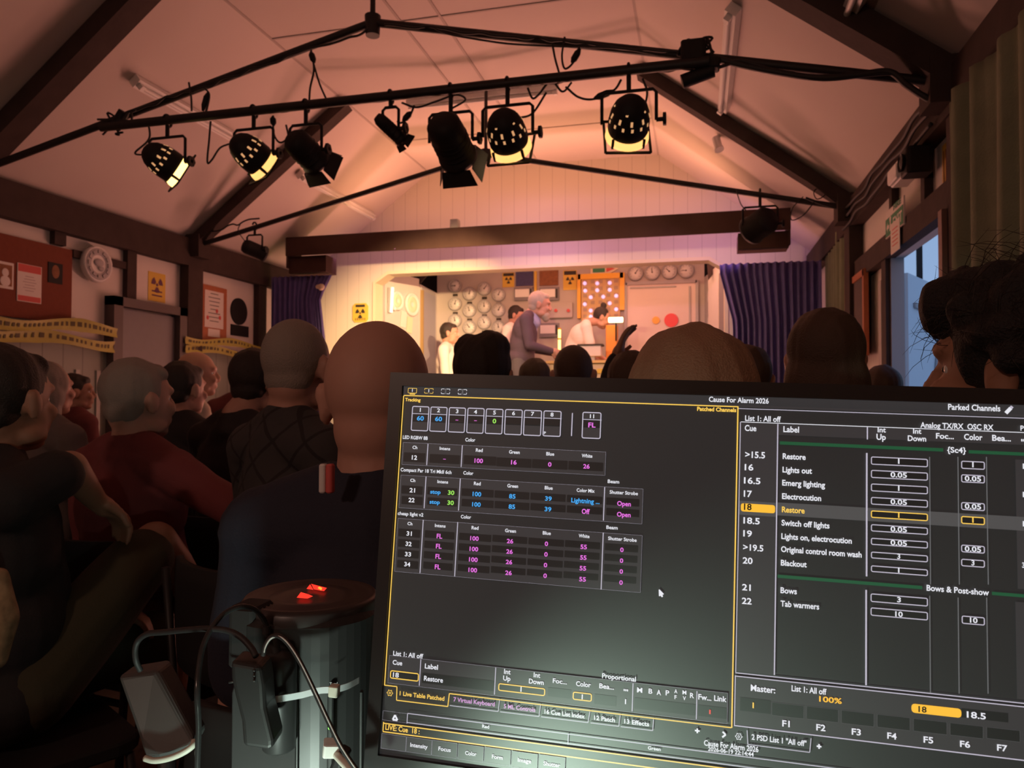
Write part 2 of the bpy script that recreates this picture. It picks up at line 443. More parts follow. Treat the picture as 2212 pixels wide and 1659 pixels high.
# ---- trusses: rafters in the slope, thin black tie tubes, hanging rod
def truss(Y, num, wr=.13, dp=.10):
    m = MB()
    for sx in (-1, 1):
        x0 = XL+.02 if sx < 0 else XR-.02; x1 = XM+sx*HC
        dx, dz = x1-x0, ZC-ZP; L = math.hypot(dx, dz); nx, nz = (dz/L, -dx/L) if sx < 0 else (-dz/L, dx/L)
        if nz > 0: nx, nz = -nx, -nz
        q = [(x0, Y-wr/2, ZP), (x1, Y-wr/2, ZC), (x1+nx*dp, Y-wr/2, ZC+nz*dp), (x0+nx*dp, Y-wr/2, ZP+nz*dp)]
        m.prism(q, (0, wr, 0))
        m.box((x0-sx*.06, Y, ZP-.06), (.16, .16, .2))
    struct(m.build('trim_%d' % num, M['timber']))
    t = thing('tie_frame', 'black tubular tie of the %s roof truss with a raised joint and hanging rod' % ('nearer' if num == 19 else 'farther'), 'roof tie', (XM, Y, ZT))
    for sx in (-1, 1):
        x0 = XL+.08 if sx < 0 else XR-.08
        MB().cyl((x0, Y, ZP-.05), (XM, Y, ZT), .021, n=12).build('tie_tube', M['tubeblk'], t)
    MB().cyl((XM, Y, ZT), (XM, Y, ZC), .014, n=10).build('hanging_rod', M['tubeblk'], t)
    MB().cyl((XM, Y, ZT-.07), (XM, Y, ZT+.035), .036, .042, n=14).build('joint', M['tubeblk'], t)
    return t
tie1 = truss(Y1, 19, .15, .11)
tie2 = truss(Y2, 20, .12, .09)

# ---- ceiling seams
def on_slope(px, py):
    d = ray(px, py); best = None
    for i in range(3):
        a, b = sec[i], sec[i+1]; n = Vector((-(b[1]-a[1]), 0, b[0]-a[0]))
        t = (Vector((a[0], 0, a[1]))-CAM).dot(n)/d.dot(n); p = CAM+d*t
        if min(a[0], b[0])-.01 <= p.x <= max(a[0], b[0])+.01 and t > 0:
            if best is None or t < best[0]: best = (t, p)
    return best[1] if best else None
seam = mat('seam_cover_strip', (.50, .44, .41), .8)  # slightly darker cover strips along the ceiling seams
k = 21
for xx in (XM-HC, XM+HC, XM-.28, XM+.0):
    m = MB().box((xx, (YB+YG)/2, ZC-.004), (.018, YG-YB, .008)); struct(m.build('trim_%d' % k, seam)); k += 1
for yy in (1.2, 4.5, 6.6):
    m = MB().box((XM, yy, ZC-.003), (2*HC, .014, .006)); struct(m.build('trim_%d' % k, seam)); k += 1

# ---- strip lights
def strip(x, y0, y1, label, g='strip lights along the roof slopes', across=False, col=None):
    """a bare fluorescent batten fixed to the ceiling"""
    if across:
        c = Vector((x, y0, ZC)); t = thing('strip_light', label, 'ceiling light', c)
        L = y1
        MB().rbox((0, 0, -.035), (L, .06, .05), .01, axis='X').build('housing', M['white'], t, False)
        MB().cyl((-L/2+.05, 0, -.075), (L/2-.05, 0, -.075), .013).build('tube', M['white'], t, False)
        for s in (-1, 1): MB().box((s*(L/2-.03), 0, -.072), (.03, .03, .04)).build('end_holder', M['white'], t, False)
        return t
    zz = ZP+(ZC-ZP)*((x-XL)/(XM-HC-XL) if x < XM else (XR-x)/(XR-XM-HC))
    c = Vector((x, (y0+y1)/2, zz)); t = thing('strip_light', label, 'ceiling light', c, 0, g)
    s = 1 if x < XM else -1; n = Vector((s*.62, 0, -.78)).normalized(); a = math.atan2(n.x, -n.z)
    R = Matrix.Rotation(-a, 4, 'Y'); L = y1-y0
    R2 = Matrix.Rotation(-a, 4, 'Y')
    def T(mb): mb.v = [R2 @ v for v in mb.v]; return mb
    T(MB().box((0, 0, -.03), (.07, L, .055))).build('housing', M['white'], t, False)
    T(MB().cyl((0, -L/2+.05, -.075), (0, L/2-.05, -.075), .014)).build('tube', M['white'], t, False)
    for q in (-1, 1): T(MB().box((0, q*(L/2-.03), -.072), (.035, .03, .04))).build('end_holder', M['white'], t, False)
    return t
p = on_slope(290, 160); q = on_slope(510, 300)
strip((p.x+q.x)/2, p.y, q.y, 'unlit strip light on the left roof slope, above the two leftmost lit lanterns')
q2 = on_slope(640, 372); q3 = on_slope(800, 462)
strip((p.x+q.x)/2, q2.y, q3.y, 'unlit strip light on the left roof slope near the stage gable')
p = on_slope(1590, 5); q = on_slope(1572, 225)
strip((p.x+q.x)/2, p.y, q.y, 'unlit strip light on the right roof slope, crossing above the thick black cables')
p = on_slope(1835, 42)
strip(p.x, .6, p.y, 'strip light at the top right, its end just showing beside the near rafter')
strip((aY(855, 238, Y2+.12).x+aY(1235, 205, Y2+.12).x)/2, Y2+.12, 1.30, 'strip light fixed across the flat ceiling at the farther truss', across=True)
# ================================================================== things on the left wall
def flat_L(name, px0, py0, px1, py1, th, mt, label=None, cat=None, off=0, group=None):
    """upright flat thing fixed on the left wall, spanning two opposite photo corners"""
    a = aX(px0, py0, XL+off); b = aX(px1, py1, XL+off)
    o = MB().box((XL+off+th/2, (a.y+b.y)/2, (a.z+b.z)/2), (th, abs(b.y-a.y), abs(a.z-b.z))).build(name, mt)
    if label: tag(o, label, cat, group)
    return o, (a.y, b.y, max(a.z, b.z), min(a.z, b.z))
def trefoil(mb, c, ex, ey, r, mi):
    """radiation trefoil: three blades round a small disc"""
    c, ex, ey = Vector(c), Vector(ex), Vector(ey)
    mb.add([c+ex*math.cos(2*PI*i/12)*r*.2+ey*math.sin(2*PI*i/12)*r*.2 for i in range(12)], [tuple(range(12))], mi)
    for k in (30, 150, 270):
        a = [math.radians(k-30+i*10) for i in range(7)]
        pts = [c+ex*math.cos(t)*r*.32+ey*math.sin(t)*r*.32 for t in a]+[c+ex*math.cos(t)*r+ey*math.sin(t)*r for t in reversed(a)]
        mb.add(pts, [tuple(range(len(pts)))], mi)
EYL, EZ = Vector((0, 1, 0)), Vector((0, 0, 1))      # left wall reads along +Y
# notice board
t = thing('notice_board', 'large rust-red felt notice board on the left wall, holding three pinned notices', 'notice board', (XL+.012, aX(75, 600, XL).y-.2, aX(149, 701, XL).z))
a, b = aX(149, 541, XL), aX(149, 701, XL); y0 = aX(-160, 600, XL).y
MB().box((XL+.022, (y0+a.y)/2, (a.z+b.z)/2), (.016, a.y-y0, a.z-b.z)).build('felt_panel', M['cork'], t)
def notice(px0, py0, px1, py1, mats, label, painter, nm='notice'):
    o, (ya, yb, z1, z0) = flat_L(nm, px0, py0, px1, py1, .003, mats[0], label, 'notice', .031)
    m = MB(); painter(m, ya, yb, z1, z0)
    if m.v:
        bb = m.build('print', mats, o if False else None)
        loc = bb.location.copy(); bb.parent = o; bb.location = loc-o.location
    return o
X2 = XL+.0355
def p1(m, ya, yb, z1, z0):
    m.box((X2, (ya+yb)/2, (z0+z1)/2), (.001, (yb-ya)*.8, (z1-z0)*.8), 0)
    m.ell((X2+.001, (ya+yb)/2, z0+(z1-z0)*.6), (.002, (yb-ya)*.2, (z1-z0)*.16), mi=1)
    m.ell((X2+.001, (ya+yb)/2, z0+(z1-z0)*.28), (.002, (yb-ya)*.3, (z1-z0)*.2), mi=1)
o, bb = flat_L('photograph', -8, 562, 28, 626, .004, M['paper'], 'pale-bordered dark picture at the left edge of the rust-red notice board', 'picture', .031)
def child_on(o, mb, nm, mats):
    xs = [v for v in mb.v]; c = mb.build(nm, mats); loc = c.location.copy(); c.parent = o; c.location = loc-o.location; return c
m = MB(); p1(m, *bb); child_on(o, m, 'print', [M['brownp'], M['paper']])
o, (ya, yb, z1, z0) = flat_L('notice', 37, 567, 88, 657, .004, M['paper'], 'red and white printed notice in the middle of the rust-red notice board', 'notice', .031)
m = MB(); w, h = yb-ya, z1-z0
m.box((X2, (ya+yb)/2, z1-h*.11), (.001, w*.94, h*.2), 0); m.box((X2, (ya+yb)/2, z0+h*.09), (.001, w*.94, h*.14), 0)
for i in range(6): m.box((X2, (ya+yb)/2, z1-h*(.32+i*.075)), (.001, w*(.35+.25*((i*37) % 5)/5), h*.016), 1)
child_on(o, m, 'print', [M['redp'], mat('grey_print', (.45, .35, .35), .8)])
o, (ya, yb, z1, z0) = flat_L('postcard', 104, 565, 134, 615, .004, M['blkmat'], 'small dark picture card on the right side of the rust-red notice board', 'picture', .031)
m = MB(); m.ell((X2, (ya+yb)/2, (z0+z1)/2+.01), (.002, (yb-ya)*.27, (z1-z0)*.33), mi=0); child_on(o, m, 'print', [M['brownp']])
# clock
c = aX(208, 571, XL+.05)
t = thing('plaque', 'round pale wall plaque with grey relief face beside the rust-red notice board', 'wall plaque', (XL+.036, c.y, c.z))
R = Matrix.Rotation(PI/2, 4, 'Y')
R0 = .135
m = MB(); m.lathe([(0, .0), (R0, 0), (R0, .03), (R0*.93, .042), (R0*.86, .036), (0, .034)], R, 40); m.build('body', M['white'], t, False)
m = MB(); m.lathe([(R0*.88, .037), (R0*.84, .041), (R0*.55, .04), (R0*.5, .036)], R, 40)
for i in range(12):
    a = i*PI/6; m.box((.044, math.cos(a)*R0*.68, math.sin(a)*R0*.68), (.006, .022, .03), rot=(a, 0, 0))
m.build('relief_ring', M['grey'], t, False)
m = MB(); m.ell((.04, .0, .01), (.012, .045, .03)); m.ell((.04, .02, -.03), (.01, .03, .02)); m.build('relief_centre', M['grey'], t, False)
# yellow radiation notice
o, (ya, yb, z1, z0) = flat_L('warning_poster', 320, 585, 356, 655, .004, M['yel'], 'tall yellow radiation warning poster above the grey door', 'poster')
m = MB(); trefoil(m, (XL+.0055, (ya+yb)/2, (z1+z0)/2+.02), EYL, EZ, (yb-ya)*.34, 0)
for i in range(2): m.box((XL+.005, (ya+yb)/2, z0+.05+i*.035), (.001, (yb-ya)*.6, .012), 0)
child_on(o, m, 'print', [mat('purple_ink', (.14, .05, .10), .7)])
# door
DL0, DL1 = aX(226, 645, XL).y, aX(386, 664, XL).y
DZL = aX(300, 652, XL).z
m = MB()
for yy in (DL0+.045, DL1-.045): m.box((XL+.04, yy, DZL/2), (.10, .09, DZL))
m.box((XL+.04, (DL0+DL1)/2, DZL-.035), (.10, DL1-DL0, .07))
struct(m.build('trim_30', mat('brown_grey_frame', (.10, .075, .075), .4)))
dt = thing('door_1', None, None, (XL+.02, (DL0+DL1)/2, 0)); struct(dt)
MB().box((0, 0, (DZL-.09)/2+.01), (.035, DL1-DL0-.19, DZL-.10)).build('door_leaf', M['doorgrey'], dt, False)
for s in (-1, 1):
    yy = s*(DL1-DL0-.19)/2*.84
    z0 = 1.28
    m = MB().tube([(.017, yy, z0-.11), (.05, yy, z0-.11), (.055, yy, z0-.09), (.055, yy, z0+.09), (.05, yy, z0+.11), (.017, yy, z0+.11)], .008)
    m.build('pull_handle', M['blk'], dt, False)
# framed notice, disc and plate
o, (ya, yb, z1, z0) = flat_L('framed_notice', 430, 612, 485, 742, .02, M['orange'], 'orange-brown framed notice on the left wall between the dark post and the black disc', 'framed notice')
m = MB(); w, h = yb-ya, z1-z0
m.box((XL+.0215, ya+w*.5, z0+h*.58), (.003, w*.72, h*.66), 0); m.box((XL+.0215, ya+w*.5, z0+h*.16), (.003, w*.45, h*.14), 0)
for i in range(8): m.box((XL+.0235, ya+w*.5, z1-h*(.14+i*.07)), (.001, w*(.3+.2*((i*31) % 4)/4), h*.012), 2)
for dy, dz in ((.25, .42), (.72, .45), (.6, .56)): m.ell((XL+.0235, ya+w*dy, z0+h*dz), (.002, .018, .02), mi=1)
child_on(o, m, 'sheet', [M['paper'], M['redp'], M['ink']])
c = aX(515, 673, XL)
o = MB().disc((XL, c.y, c.z), (1, 0, 0), abs(aX(533, 673, XL).y-aX(498, 673, XL).y)/2, .012, n=40).build('disc_plaque', M['blk']); tag(o, 'plain black disc on the left wall above a small black plate', 'plaque')
o, _ = flat_L('plate_plaque', 498, 700, 535, 729, .012, M['blk'], 'small black rectangular plate directly below the black disc', 'plaque')
# grubby patch is paint; pale battens on the dado
k = 31
for px in (160, 205, 118, 62):
    y = aX(px, 800, XL).y
    struct(MB().box((XL+.030, y, .72), (.012, .035, 1.44)).build('trim_%d' % k, mat('pale_batten', (.42, .42, .38), .5))); k += 1
# hazard tapes: crumpled ribbons with black print
def tape(px0, py0, px1, py1, label, dz, h=.085, twist=0):
    a, b = aX(px0, py0, XL+.05), aX(px1, py1, XL+.05); n = 60; vs, fs = [], []
    for i in range(n+1):
        t = i/n; y = a.y+(b.y-a.y)*t; z = a.z+(b.z-a.z)*t+dz-.02*math.sin(PI*t*2.3+twist)
        x = XL+.10+.012*math.sin(9*t+twist)
        hh = h*(.5-.16*abs(math.sin(4.5*t+twist)))
        vs += [(x+.006, y, z+hh), (x-.008*math.sin(7*t), y, z), (x+.004, y, z-hh)]
    for i in range(n):
        j = i*3; fs += [(j, j+3, j+4, j+1), (j+1, j+4, j+5, j+2)]
    m = MB().add(vs, fs, 0, True)
    vb = [(v[0]-.0015, v[1], v[2]) for v in vs]; m.add(vb, [tuple(reversed(f)) for f in fs], 0, True)
    o = m.build('hazard_tape', M['tape']); tag(o, label, 'tape')
    m2 = MB(); i = 2; random.seed(hash(label) % 99 if False else len(label))
    while i < n-3:
        L = random.choice((1, 1, 2))
        for q in range(L):
            j = (i+q)*3
            if j+5 < len(vs):
                A, B, C, D = [Vector(vs[x]) for x in (j, j+3, j+4, j+1)]
                E, F, G, H2 = [Vector(vs[x]) for x in (j+1, j+4, j+5, j+2)]
                c1 = [A.lerp(D, .55), B.lerp(C, .55), F.lerp(G, .25), E.lerp(H2, .25)]
                m2.add([v+Vector((.0015, 0, 0)) for v in c1], [(0, 1, 2, 3)], 0)
        i += L+(2 if random.random() < .3 else 1)
    child_on(o, m2, 'print', [mat('faded_tape_ink', (.10, .08, .03), .7)])
tape(-60, 700, 240, 724, 'upper strip of yellow hazard tape with black print, running under the rust-red notice board', .03, .10)
tape(-60, 712, 238, 740, 'lower sagging strip of yellow hazard tape with black print, left of the grey door', -.02, .10, 1.4)
tape(388, 737, 556, 756, 'upper strip of yellow hazard tape right of the grey door, below the framed notice', .02, .08, .6)
tape(388, 744, 552, 766, 'lower sagging strip of yellow hazard tape right of the grey door', -.025, .09, 2.2)

# ================================================================== right wall
def flat_R(name, px0, py0, px1, py1, th, mt, label=None, cat=None, off=0):
    a = aX(px0, py0, XR-off); b = aX(px1, py1, XR-off)
    y0, y1 = sorted((a.y, b.y)); z0, z1 = sorted((a.z, b.z))
    o = MB().box((XR-off-th/2, (y0+y1)/2, (z0+z1)/2), (th, y1-y0, z1-z0)).build(name, mt)
    if label: tag(o, label, cat)
    return o, (y0, y1, z1, z0)
EYR = Vector((0, -1, 0))      # right wall reads along -Y
def rectR(yf, yn, z0, z1, th, name, mt, label, cat, off=0):
    o = MB().box((XR-off-th/2, (yf+yn)/2, (z0+z1)/2), (th, abs(yf-yn), z1-z0)).build(name, mt); tag(o, label, cat); return o
# exit sign (two boards, green and white)
ya, yb = aX(1942, 470, XR).y, aX(1984, 440, XR).y
zc = aX(1962, 470, XR).z
o = rectR(ya, yb, zc-.075, zc+.075, .008, 'exit_sign', M['paper'], 'green and white fire exit sign above the open doorway', 'sign', .062)
m = MB(); xx = XR-.0715; L = ya-yb
m.box((xx, (ya+yb)/2, zc-.02), (.001, L*.96, .10), 0)
def wR(m, txt, y, z, w, cap, mi): word(m, txt, (xx-.001, y, z), EYR, EZ, w, cap, mi)
wR(m, 'FIRE', ya-L*.48, zc+.045, L*.42, .028, 0); wR(m, 'EXIT', ya-L*.45, zc-.05, L*.48, .05, 1)
m.add([(xx-.001, ya-L*.30-.02*sx, zc-.05+sz) for sx, sz in ((-1, 0), (1, 0), (.4, .045), (.9, .07), (0, .085), (-.9, .07), (-.4, .045))], [tuple(range(7))], 1)
m.add([(xx-.001, ya-L*.08-.04*a, zc-.02+.03*b) for a, b in ((0, 0), (.6, 1), (.6, .35), (1.4, .35), (1.4, -.35), (.6, -.35), (.6, -1))], [tuple(range(7))], 1)
child_on(o, m, 'print', [M['greenp'], M['paper']])
ya, yb = aX(1955, 500, XR).y, aX(1976, 505, XR).y
zc = aX(1968, 505, XR).z
o = rectR(ya, yb, zc-.09, zc+.08, .003, 'paper_notice', M['paper'], 'creased white paper notice taped just below the fire exit sign', 'notice', .070)
m = MB()
for i in range(5): m.box((XR-.0735, (ya+yb)/2, zc+.04-i*.022), (.001, abs(ya-yb)*.6, .005), 0)
child_on(o, m, 'print', [M['redp']])
ya, yb = aX(2038, 390, XR).y, aX(2070, 330, XR).y
zc = aX(2055, 360, XR).z
o = rectR(ya, yb, zc-.13, zc+.13, .004, 'shield_poster', M['yel'], 'yellow and black patterned poster high on the right wall beside the sage curtain', 'poster', .0)
m = MB()
for i in range(6): m.box((XR-.0055, ya+(yb-ya)*(.12+i*.15), zc+.01*(i % 3)), (.001, abs(yb-ya)*.06, .20-.02*(i % 2)), 0)
child_on(o, m, 'print', [M['brownp']])
# emergency light and small speaker under the plate
c = aX(1944, 372, XR-.10)
t = thing('emergency_light', 'white bulkhead emergency light under the right wall plate', 'emergency light', (XR-.08, c.y, c.z))
MB().rbox((0, 0, 0), (.08, .22, .11), .02, axis='X').build('housing', M['white'], t, False)
MB().rbox((-.045, 0, -.01), (.03, .18, .08), .02, axis='X').build('diffuser', mat('ribbed_diffuser', (.8, .8, .78), .3), t, False)
c = aX(1980, 350, XR-.09)
t = thing('loudspeaker', 'dark boxy loudspeaker beside the white emergency light on the right wall', 'speaker', (XR-.09, c.y, c.z))
MB().rbox((0, 0, 0), (.12, .12, .13), .02).build('cabinet', M['blk'], t, False)
MB().lathe([(0, .012), (.02, .01), (.04, 0), (.045, .012)], Matrix.Translation((-.062, 0, 0)) @ Matrix.Rotation(-PI/2, 4, 'Y'), 24).build('cone', M['cable'], t, False)
# chalkboard
ya, yb = 6.05, 5.42
z1, z0 = aX(1868, 584, XR-.05).z, aX(1858, 772, XR-.05).z
t = thing('chalkboard', 'tall chalkboard in an orange wooden frame beyond the open doorway', 'chalkboard', (XR-.06, (ya+yb)/2, z0))
ya, yb = aX(1832, 600, XR-.05).y, aX(1874, 590, XR-.05).y
t.location.y = (ya+yb)/2; h = z1-z0; w = abs(ya-yb)
MB().box((0, 0, h/2), (.012, w-.04, h-.04)).build('slate', M['slate'], t, False)
m = MB()
for s in (-1, 1): m.box((0, s*(w/2-.02), h/2), (.03, .045, h))
m.box((0, 0, h-.022), (.03, w, .045)); m.box((0, 0, .022), (.03, w, .045)); m.build('frame', M['orange'], t, False)
# door leaf swung outwards, glazed light beside it
a0 = Vector((XR+.055, DY1+.03, 0)); d = Vector((.483, .87, 0)).normalized()
t = thing('door_2', None, None, a0, math.atan2(d.y, d.x)); struct(t)
hz = aY(1945, 590, a0.y).z
mw = mat('white_door_paint', (.80, .82, .86), .5)
m = MB().box((.48, 0, hz/2), (.95, .04, hz)); m.build('door_leaf', mw, t, False)
m = MB().box((.42, -.03, hz-.18), (.62, .012, .03)); m.box((.36, -.03, .8), (.05, .012, 1.9), rot=(0, .35, 0)); m.build('door_brace', M['grey'], t, False)
gp = aY(1986, 560, 5.6); m = MB().box((gp.x, 5.6, 1.35), (.032, .032, 2.7)); tag(m.build('gate_post', M['timber']), 'thin dark post standing outside beyond the open white door', 'post')
o = MB().box((XR+1.35, 5.25, .78), (.5, .06, 1.10)).build('green_bin_lid', M['greenp']); tag(o, 'dark green panel standing outside behind the white door leaf', 'panel')
slab('ground_outside', [(XR+.10, -3, 0), (XR+9, -3, 0), (XR+9, 14, 0), (XR+.10, 14, 0)], (0, 0, -.1), M['grey'])

# ================================================================== curtains
def curtain(name, pts, z0, z1, amp, folds, mt, label, th=.0, gather=None, seed=1):
    """pleated drape following a plan path; gather(u, w) returns the sideways pull in metres"""
    P = spline(pts, 10); L = [0]
    for i in range(1, len(P)): L.append(L[-1]+(P[i]-P[i-1]).length)
    n, k = folds*8, 26; vs, fs = [], []
    rnd = random.Random(seed); ph = [rnd.uniform(-.5, .5) for _ in range(folds+2)]
    for j in range(k+1):
        w = j/k
        for i in range(n+1):
            u = i/n; s = u*L[-1]; q = 0
            while q < len(L)-2 and L[q+1] < s: q += 1
            t = (s-L[q])/max(1e-6, L[q+1]-L[q]); p = P[q].lerp(P[q+1], t); d = (P[q+1]-P[q]).normalized(); nn = Vector((-d.y, d.x, 0))
            f = u*folds; fi = int(f) % (folds+1)
            off = amp*math.sin(2*PI*f+ph[fi]*.8)*(.75+.25*math.sin(3*w+ph[fi]*5))+amp*.35*math.sin(5.3*f+2*w)
            x = p+nn*off
            if gather: x = x+d*gather(u, w)
            vs.append((x.x, x.y, z0+(z1-z0)*w))
    for j in range(k):
        for i in range(n):
            a = j*(n+1)+i; fs.append((a, a+1, a+n+2, a+n+1))
    m = MB().add(vs, fs, 0, True)
    o = m.build(name, mt); sol = o.modifiers.new('thickness', 'SOLIDIFY'); sol.thickness = .004
    tag(o, label, 'curtain'); return o
YC = 6.75
def PX(x, Y=YC): return aY(x, 700, Y).x
xa, xb = XL+.02, PX(727)
zt_l = aY(590, 568, YC).z
tie_z = aY(690, 622, YC).z
pull = PX(727)-PX(692); flare = PX(716)-PX(692)
ZVb = aY(1100, 528, 6.65).z
def gl(u, w):
    z = .3+(2.62-.3)*w
    f = u**2
    return -f*(pull*(1-min(1, abs(z-tie_z)/(.36 if z > tie_z else 1.3))) if z > tie_z else (pull-(flare)*min(1, (tie_z-z)/1.0)))
curtain('stage_curtain', [(XL+.10, 6.72, 0), (XL+.5, YC, 0), (xb-.3, YC, 0), (xb, YC, 0)], .3, 2.5, .032, 13, M['blue'], 'long blue stage curtain on the left, tied back at its inner edge', gather=gl)
c = aY(694, 620, YC-.05)
o = MB().ell(c, (.035, .03, .035)).ell(c+Vector((-.035, 0, .004)), (.03, .02, .022)).build('tieback', M['cream']); tag(o, 'small pale tieback knot at the inner edge of the left blue stage curtain', 'tieback')
x0, x1 = PX(1556), PX(1800, 6.75)
def gr(u, w):
    f = (1-u)**2; z = .3+2.2*w
    return f*(PX(1584)-PX(1556))*min(1, max(0, (2.42-z)/.45))
curtain('stage_curtain', [(x0, YC, 0), (x0+.4, YC, 0), (XR-.4, YC, 0), (XR-.07, 6.78, 0)], .3, 2.44, .032, 14, M['blue'], 'long blue stage curtain on the right of the stage opening', gather=gr, seed=4)
# curtain rail at right
# pelmet
y0p = 6.62
tl, tr = aY(617, 510, y0p), aY(1708, 452, y0p); hb = aY(1100, 484, y0p).z-aY(1100, 527, y0p).z
zt2 = (tl.z+tr.z)/2
t = thing('pelmet', 'long dark boxed pelmet across the top of the stage curtains', 'pelmet', ((tl.x+tr.x)/2, y0p, zt2-hb))
W2 = tr.x-tl.x
MB().box((0, .008, hb/2), (W2, .016, hb)).build('face_board', M['pelmet'], t, False)
MB().box((0, .15, hb-.01), (W2, .27, .02)).build('top_board', M['pelmet'], t, False)
for s in (-1, 1): MB().box((s*(W2/2-.008), .15, hb/2-.06), (.016, .27, hb+.12)).build('end_board', M['pelmet'], t, False)
for s, w, d in ((-1, .42, .17), (1, .42, .14)): MB().box((s*(W2/2-w/2-.01), .16, -d/2), (w, .22, d)).build('end_drop', M['pelmet'], t, False)
c = aY(983, 483, y0p+.1)
o = MB().rbox((c.x, c.y, zt2+.05), (.085, .08, .10), .012).build('sensor_box', M['grey']); tag(o, 'small grey box standing on top of the pelmet', 'sensor')
# far right sage curtain on the wall, near right sage curtain
curtain('window_curtain', [(XR-.05, 5.73, 0), (XR-.06, 6.0, 0), (XR-.06, 6.4, 0), (XR-.05, 6.66, 0)], .3, 2.52, .018, 7, M['green'], 'narrow sage green curtain between the blue stage curtain and the chalkboard', seed=3)
curtain('window_curtain', [(XR-.10, 1.6, 0), (XR-.10, 2.2, 0), (XR-.10, 2.8, 0), (XR-.10, 3.36, 0)], .3, 2.46, .030, 9, M['green'], 'broad sage green curtain hanging at the right edge of the picture', seed=9)

# ================================================================== lighting bar and lanterns
A, B = aY(218, 274, Y1-.07), aY(1532, 134, Y1-.07)
BZ = (A.z+B.z)/2; BY = Y1-.07; BR = .024
bar = tag(MB().cyl((A.x, BY, BZ), (B.x, BY, BZ), BR, n=16).build('lighting_bar', M['tubeblk']), 'long black scaffold bar carrying the row of stage lanterns', 'lighting bar')
GLOW = mat('lit_reflector', (.8, .6, .3), .5, emis=(1, .52, .15), estr=1.5, sample='NONE')
VENT = mat('vent_glow', (.8, .6, .4), .5, emis=(.85, .42, .18), estr=.75, sample='NONE')
GLOW2 = mat('bright_reflector', (.8, .6, .3), .5, emis=(1, .62, .20), estr=3.2, sample='NONE')
def axis_m(loc, d):
    d = Vector(d).normalized(); return Matrix.Translation(loc) @ d.to_track_quat('Z', 'Y').to_matrix().to_4x4()
def hook(t, h, top):
    """hook clamp round the bar, local coordinates"""
    m = MB().cyl((0, 0, h), (0, 0, top), .011)
    m.tube([Vector((0, math.cos(a)*(BR+.008), top+BR+math.sin(a)*(BR+.008))) for a in [PI*1.5+PI*1.45*i/14 for i in range(15)]], .007)
    m.build('hook_clamp', M['blk'], t, False)
def yoke(t, w, h, zb, name='yoke'):
    m = MB().tube([(-w, 0, zb), (-w, 0, h-.015), (-w+.015, 0, h), (w-.015, 0, h), (w, 0, h-.015), (w, 0, zb)], .008)
    m.build(name, M['blk'], t, False)
    m = MB().cyl((w, 0, zb), (w+.045, 0, zb), .010); m.cyl((w+.03, 0, zb), (w+.045, 0, zb), .03, n=6); m.build('locking_knob', M['blk'], t, False)
def parcan(px, py, d, label, s=1.0, lit=True, spin=0, r=.112):
    p = aY(px, py, BY); c = Vector((p.x, BY+.01, p.z)); t = thing('par_lantern', label, 'stage lantern', c, spin, 'lanterns hung from the bar')
    Ri = Matrix.Rotation(-spin, 3, 'Z'); d = Ri @ Vector(d).normalized()
    Mx = axis_m((0, 0, 0), d)
    top = BZ-BR-c.z
    yoke(t, r+.018, .145 if top > .17 else top-.03, .0)
    hook(t, .145 if top > .17 else top-.03, top)
    prof = [(.0, -.135), (.03, -.131), (.055, -.118), (.078, -.092), (.093, -.055), (.100, -.01), (.100, .035), (.095, .05)]
    MB().lathe([(a*r/.112, z) for a, z in prof], Mx, 36).build('can', M['blk'], t, False)
    # vent slots: three rings of short openings with the lamp glowing behind
    k = r/.112
    for ring, (zz, rr, n, ln) in enumerate(((-.100, .0715, 5, .02), (-.062, .0915, 10, .024), (-.030, .0985, 14, .018))):
        for i in range(n):
            a = 2*PI*i/n+ring*.3; er = Vector((math.cos(a), math.sin(a), 0)); et = Vector((-math.sin(a), math.cos(a), 0))
            sl = {0: (.72, .7), 1: (.35, .93), 2: (.14, .99)}[ring]; ax = Vector((er.x*sl[0], er.y*sl[0], sl[1])).normalized(); nn = et.cross(ax)
            if nn.dot(er) < 0: nn = -nn
            c0 = Vector((er.x*rr*k, er.y*rr*k, zz*k))+nn*.0015
            q = [c0+et*a2*.0055+ax*b2*ln/2 for a2, b2 in ((-1, -1), (1, -1), (1, 1), (-1, 1))]
            if lit: MB().add(q, [(0, 1, 2, 3)], 0, False, Mx).build('vent_slot', VENT, t, False)
    # front ring: lit ring with dark spokes, then square colour frame
    m = MB().lathe([(.085*k, .045), (.098*k, .050), (.105*k, .062), (.108*k, .085), (.105*k, .085), (.101*k, .065), (.08*k, .055)], Mx, 36)
    m.build('front_ring', GLOW2 if lit == 2 else GLOW if lit else M['blk'], t, False)
    m = MB()
    for a in (45, 135, 225, 315):
        a = math.radians(a); m.box((math.cos(a)*.106*k, math.sin(a)*.106*k, .067), (.012, .012, .05), M4=Mx)
    h = .110*k
    for sx, sy, wx, wy in ((0, 1, 2*h, .012), (0, -1, 2*h, .012), (1, 0, .012, 2*h), (-1, 0, .012, 2*h)):
        m.box((sx*h, sy*h, .088), (wx, wy, .008), M4=Mx)
    m.build('colour_frame', M['blk'], t, False)
    if lit: MB().lathe([(0, .060), (.092*k, .060)], Mx, 28).build('lamp_lens', mat('hot_lens', (.9, .8, .6), .3, emis=(1, .7, .35), estr=14, sample='NONE'), t, False)
    return c, Vector(d)
def barndoors(m, Mx, r, z0, L, ang=.35):
    for k in range(4):
        Rk = Mx @ Matrix.Rotation(k*PI/2, 4, 'Z') @ Matrix.Translation((r, 0, z0)) @ Matrix.Rotation(ang, 4, 'Y')
        w0, w1 = r*.9, r*1.15
        q = [(0, -w0, 0), (0, w0, 0), (0, w1, L), (0, -w1, L)]
        m.prism([Rk @ Vector(v) for v in q], (Rk.to_3x3() @ Vector((.003, 0, 0))))
